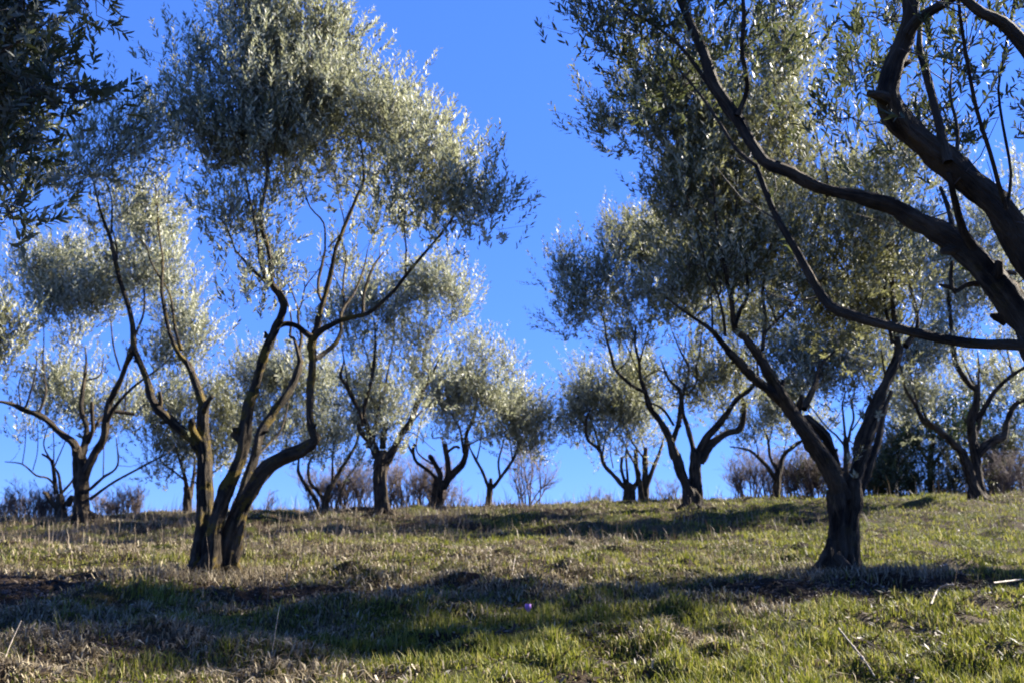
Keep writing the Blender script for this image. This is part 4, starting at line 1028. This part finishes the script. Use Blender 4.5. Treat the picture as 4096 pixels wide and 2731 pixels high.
# litter of fallen leaves: lying blades
n = 150000
x, y = scatter(n, rg, 4.2, 22)
pr = .25 + .9 * bare_soil(x, y) + .35 * (fbm(x * .8, y * .8, 66, 2) > .55)
keep = rg.uniform(0, 1, n) < pr * .8
k = keep.sum()
xx, yy = x[keep], y[keep]
az = rg.uniform(0, 6.28, k); L = rg.uniform(.03, .07, k)
dd = np.stack([np.cos(az), np.sin(az), rg.normal(.15, .35, k)], -1); dd = norm(dd)
sd = norm(np.cross(dd, norm(np.stack([rg.normal(0, .5, k), rg.normal(0, .5, k), np.ones(k)], -1)))) * (L * .14)[:, None]
b = np.stack([xx, yy, ground(xx, yy) + .012], -1)
V = np.stack([b, b + dd * L[:, None] * .5 - sd, b + dd * L[:, None], b + dd * L[:, None] * .5 + sd], 1).reshape(-1, 3)
tag(np_mesh('leaf_litter', V, np.arange(k * 4).reshape(k, 4), None, [M_LITTER]), 'brown and grey fallen olive leaves on the soil', 'leaf litter', kind='stuff')
# tall dead stalks
n = 3600
x, y = scatter(n, rg, 4.6, 36, .7)
s = x / y
pr = (.12 + .8 * sstep(.1, -.35, s) * sstep(9, 13, y) + .75 * sstep(20, 27, y) + .25 * (fbm(x * .5, y * .5, 88, 2) > .58))
pr = np.where(y < 11, pr * .3, pr); pr = np.where(y < 7.2, 0, pr)
keep = rg.uniform(0, 1, n) < pr
k = keep.sum()
blades('dry_stalks', x[keep], y[keep], rg.uniform(.2, .55, k) * (1 + .25 * sstep(15, 28, y[keep])), .0035 + .0004 * y[keep], .35, M_STALK, rg, 'thin dead straw stalks standing above the grass', 'dry stalks', .3)
n = 26000
x, y = scatter(n, rg, 15, 36, .4)
s = x / y
keep = rg.uniform(0, 1, n) < .55 * sstep(.55, .1, np.abs(fbm(x * .4, y * .4, 90, 2) - .45) * 3) * (1 - .6 * sstep(.15, .4, s))
k = keep.sum()
blades('dead_grass', x[keep], y[keep], rg.uniform(.12, .34, k), .005 + .0004 * y[keep], .6, M_STALK, rg, 'upright dead brown grass fringing the crest', 'dead grass', .5)


# ------------------------------------------------------------------ small things lying in the grass
def on_ground(Dx, Dy):
    for Yt in np.arange(4.5, 34, .02):
        p = at(Dx / .57422, Dy / .57422, Yt)
        if p[2] <= ground(p[0], p[1]):
            return p
    return p


M_STRAW = plain('pale_straw', (.22, .18, .135), .7)


def strip(name, pts, w, label, cat):
    """a flattened pale reed or bark strip lying in the grass, given by display pixels"""
    P = np.array([on_ground(px, py) + np.array([0, 0, dz]) for px, py, dz in pts])
    c = P[0]
    o = empty(name, tuple(c)); bpy.context.view_layer.update()
    P2, r2 = catmull(P, np.full(len(P), w), .03)
    tb = Tubes(); r2 = r2 * .6; tb.add(P2, r2 * np.linspace(1, .75, len(r2)), 7, .25, 0., 3)
    tb.build('stalk', M_STRAW, o)
    for f_ in (.35, .7):
        i = max(1, int(len(P2) * f_)); tb2 = Tubes()
        tb2.add(P2[i - 1:i + 2], r2[i - 1:i + 2] * 1.35, 8, .1, 0., 1)
        tb2.build('node_ring', M_STRAW, o)
    tag(o, label, cat, 'dry stems lying in the grass')


strip('dry_stem', [(2140, 1405, .05), (2155, 1388, .10), (2172, 1382, .12), (2193, 1383, .12)], .016, 'curved pale dry stem arching over the grass below the V tree', 'dry stem')
strip('dry_stem', [(1928, 1482, .10), (1955, 1508, .08), (1985, 1535, .05), (2010, 1562, .02)], .010, 'long straight pale reed lying diagonally in the bottom right grass', 'dry stem')
strip('dry_stem', [(2160, 1315, .06), (2176, 1309, .06)], .018, 'short pale stem fragment right of the V tree', 'dry stem')
strip('dry_stem', [(2285, 1362, .08), (2352, 1355, .10)], .012, 'pale dry stem at the right edge of the slope', 'dry stem')
strip('dry_stem', [(622, 1522, .02), (635, 1490, .20), (640, 1478, .26)], .0035, 'thin upright broken straw in the shaded foreground', 'dry stem')
strip('dry_stem', [(0, 1548, .02), (20, 1530, .12), (40, 1513, .2)], .005, 'slanting brown straw in the bottom left corner', 'dry stem')
strip('dry_stem', [(1176, 1325, .02), (1184, 1306, .14)], .006, 'short leaning straw in the middle of the slope', 'dry stem')

# crocus
pc = on_ground(1212, 1424)
fl = empty('crocus_flower', tuple(pc)); bpy.context.view_layer.update()
M_PET = plain('lilac_petal', (.34, .17, .50), .5)
M_STEMC = plain('crocus_stem', (.35, .42, .2), .6)
tb = Tubes(); Pp = np.array([pc + np.array([0, 0, -.02]), pc + np.array([.002, 0, .03]), pc + np.array([.004, 0, .065])])
tb.add(Pp, np.array([.0035, .003, .004]), 6); tb.build('stem', M_STEMC, fl)
cc = Pp[-1]
for kx in range(6):
    a = kx * math.pi / 3 + .2
    o_ = np.array([math.cos(a), math.sin(a), 0]); s_ = np.array([-math.sin(a), math.cos(a), 0]); z_ = np.array([0, 0, 1.])
    V = []; Fc = []
    prof = [(.0, .004, .003), (.016, .012, .014), (.034, .020, .017), (.050, .022, .011), (.060, .020, .001)]
    for (hz, ro, wd_) in prof:
        V += [cc + z_ * hz + o_ * ro - s_ * wd_, cc + z_ * hz + o_ * (ro + .003), cc + z_ * hz + o_ * ro + s_ * wd_]
    for r_ in range(len(prof) - 1):
        for c_ in range(2):
            i0 = r_ * 3 + c_; Fc.append([i0, i0 + 1, i0 + 4, i0 + 3])
    np_mesh('petal', np.array(V), np.array(Fc), None, [M_PET], fl, True)
tag(fl, 'single small lilac crocus flower in the shaded grass', 'flower')

# ------------------------------------------------------------------ light
SUN_AZ = R(64)      # to the right of the view direction
SUN_EL = R(33)
sd = bpy.data.lights.new('sun', 'SUN'); sd.energy = 5.0; sd.angle = R(.5); sd.color = (1, .93, .82)
so = bpy.data.objects.new('sun', sd); COL.objects.link(so)
dirv = Vector((math.sin(SUN_AZ) * math.cos(SUN_EL), math.cos(SUN_AZ) * math.cos(SUN_EL), math.sin(SUN_EL)))
so.rotation_euler = dirv.to_track_quat('Z', 'Y').to_euler()
so.location = (0, 0, 30)

w = bpy.data.worlds.new('World'); scene.world = w; w.use_nodes = True
nt = w.node_tree
for n_ in list(nt.nodes): nt.nodes.remove(n_)
sky = nt.nodes.new('ShaderNodeTexSky'); sky.sky_type = 'NISHITA'; sky.sun_disc = False
sky.sun_elevation = SUN_EL; sky.sun_rotation = SUN_AZ
sky.altitude = 3000; sky.air_density = 1.0; sky.dust_density = .05; sky.ozone_density = 4.0
hs = nt.nodes.new('ShaderNodeHueSaturation'); hs.inputs['Saturation'].default_value = 1.15
bg = nt.nodes.new('ShaderNodeBackground'); bg.inputs['Strength'].default_value = .061
wo = nt.nodes.new('ShaderNodeOutputWorld')
tint = mix(nt, 1.0, sky.outputs[0], (1.0, .93, 1.10)); nt.nodes[-1].blend_type = 'MULTIPLY'
nt.links.new(tint, hs.inputs['Color'])
gm = nt.nodes.new('ShaderNodeGamma'); gm.inputs[1].default_value = .45
nt.links.new(hs.outputs[0], gm.inputs[0])
sk2 = mix(nt, 1.0, gm.outputs[0], (.59, 1.04, 2.23)); nt.nodes[-1].blend_type = 'MULTIPLY'
nt.links.new(sk2, bg.inputs[0]); nt.links.new(bg.outputs[0], wo.inputs[0])

vs = scene.view_settings
vs.view_transform = 'Standard'; vs.look = 'None'; vs.exposure = 2.3; vs.gamma = 1.0; vs.use_curve_mapping = False
scene.cycles.max_bounces = 6
scene.cycles.transparent_max_bounces = 4
scene.cycles.pixel_filter_type = 'BLACKMAN_HARRIS'
scene.cycles.filter_width = 1.8
print('LEAVES', LEAFCOUNT)
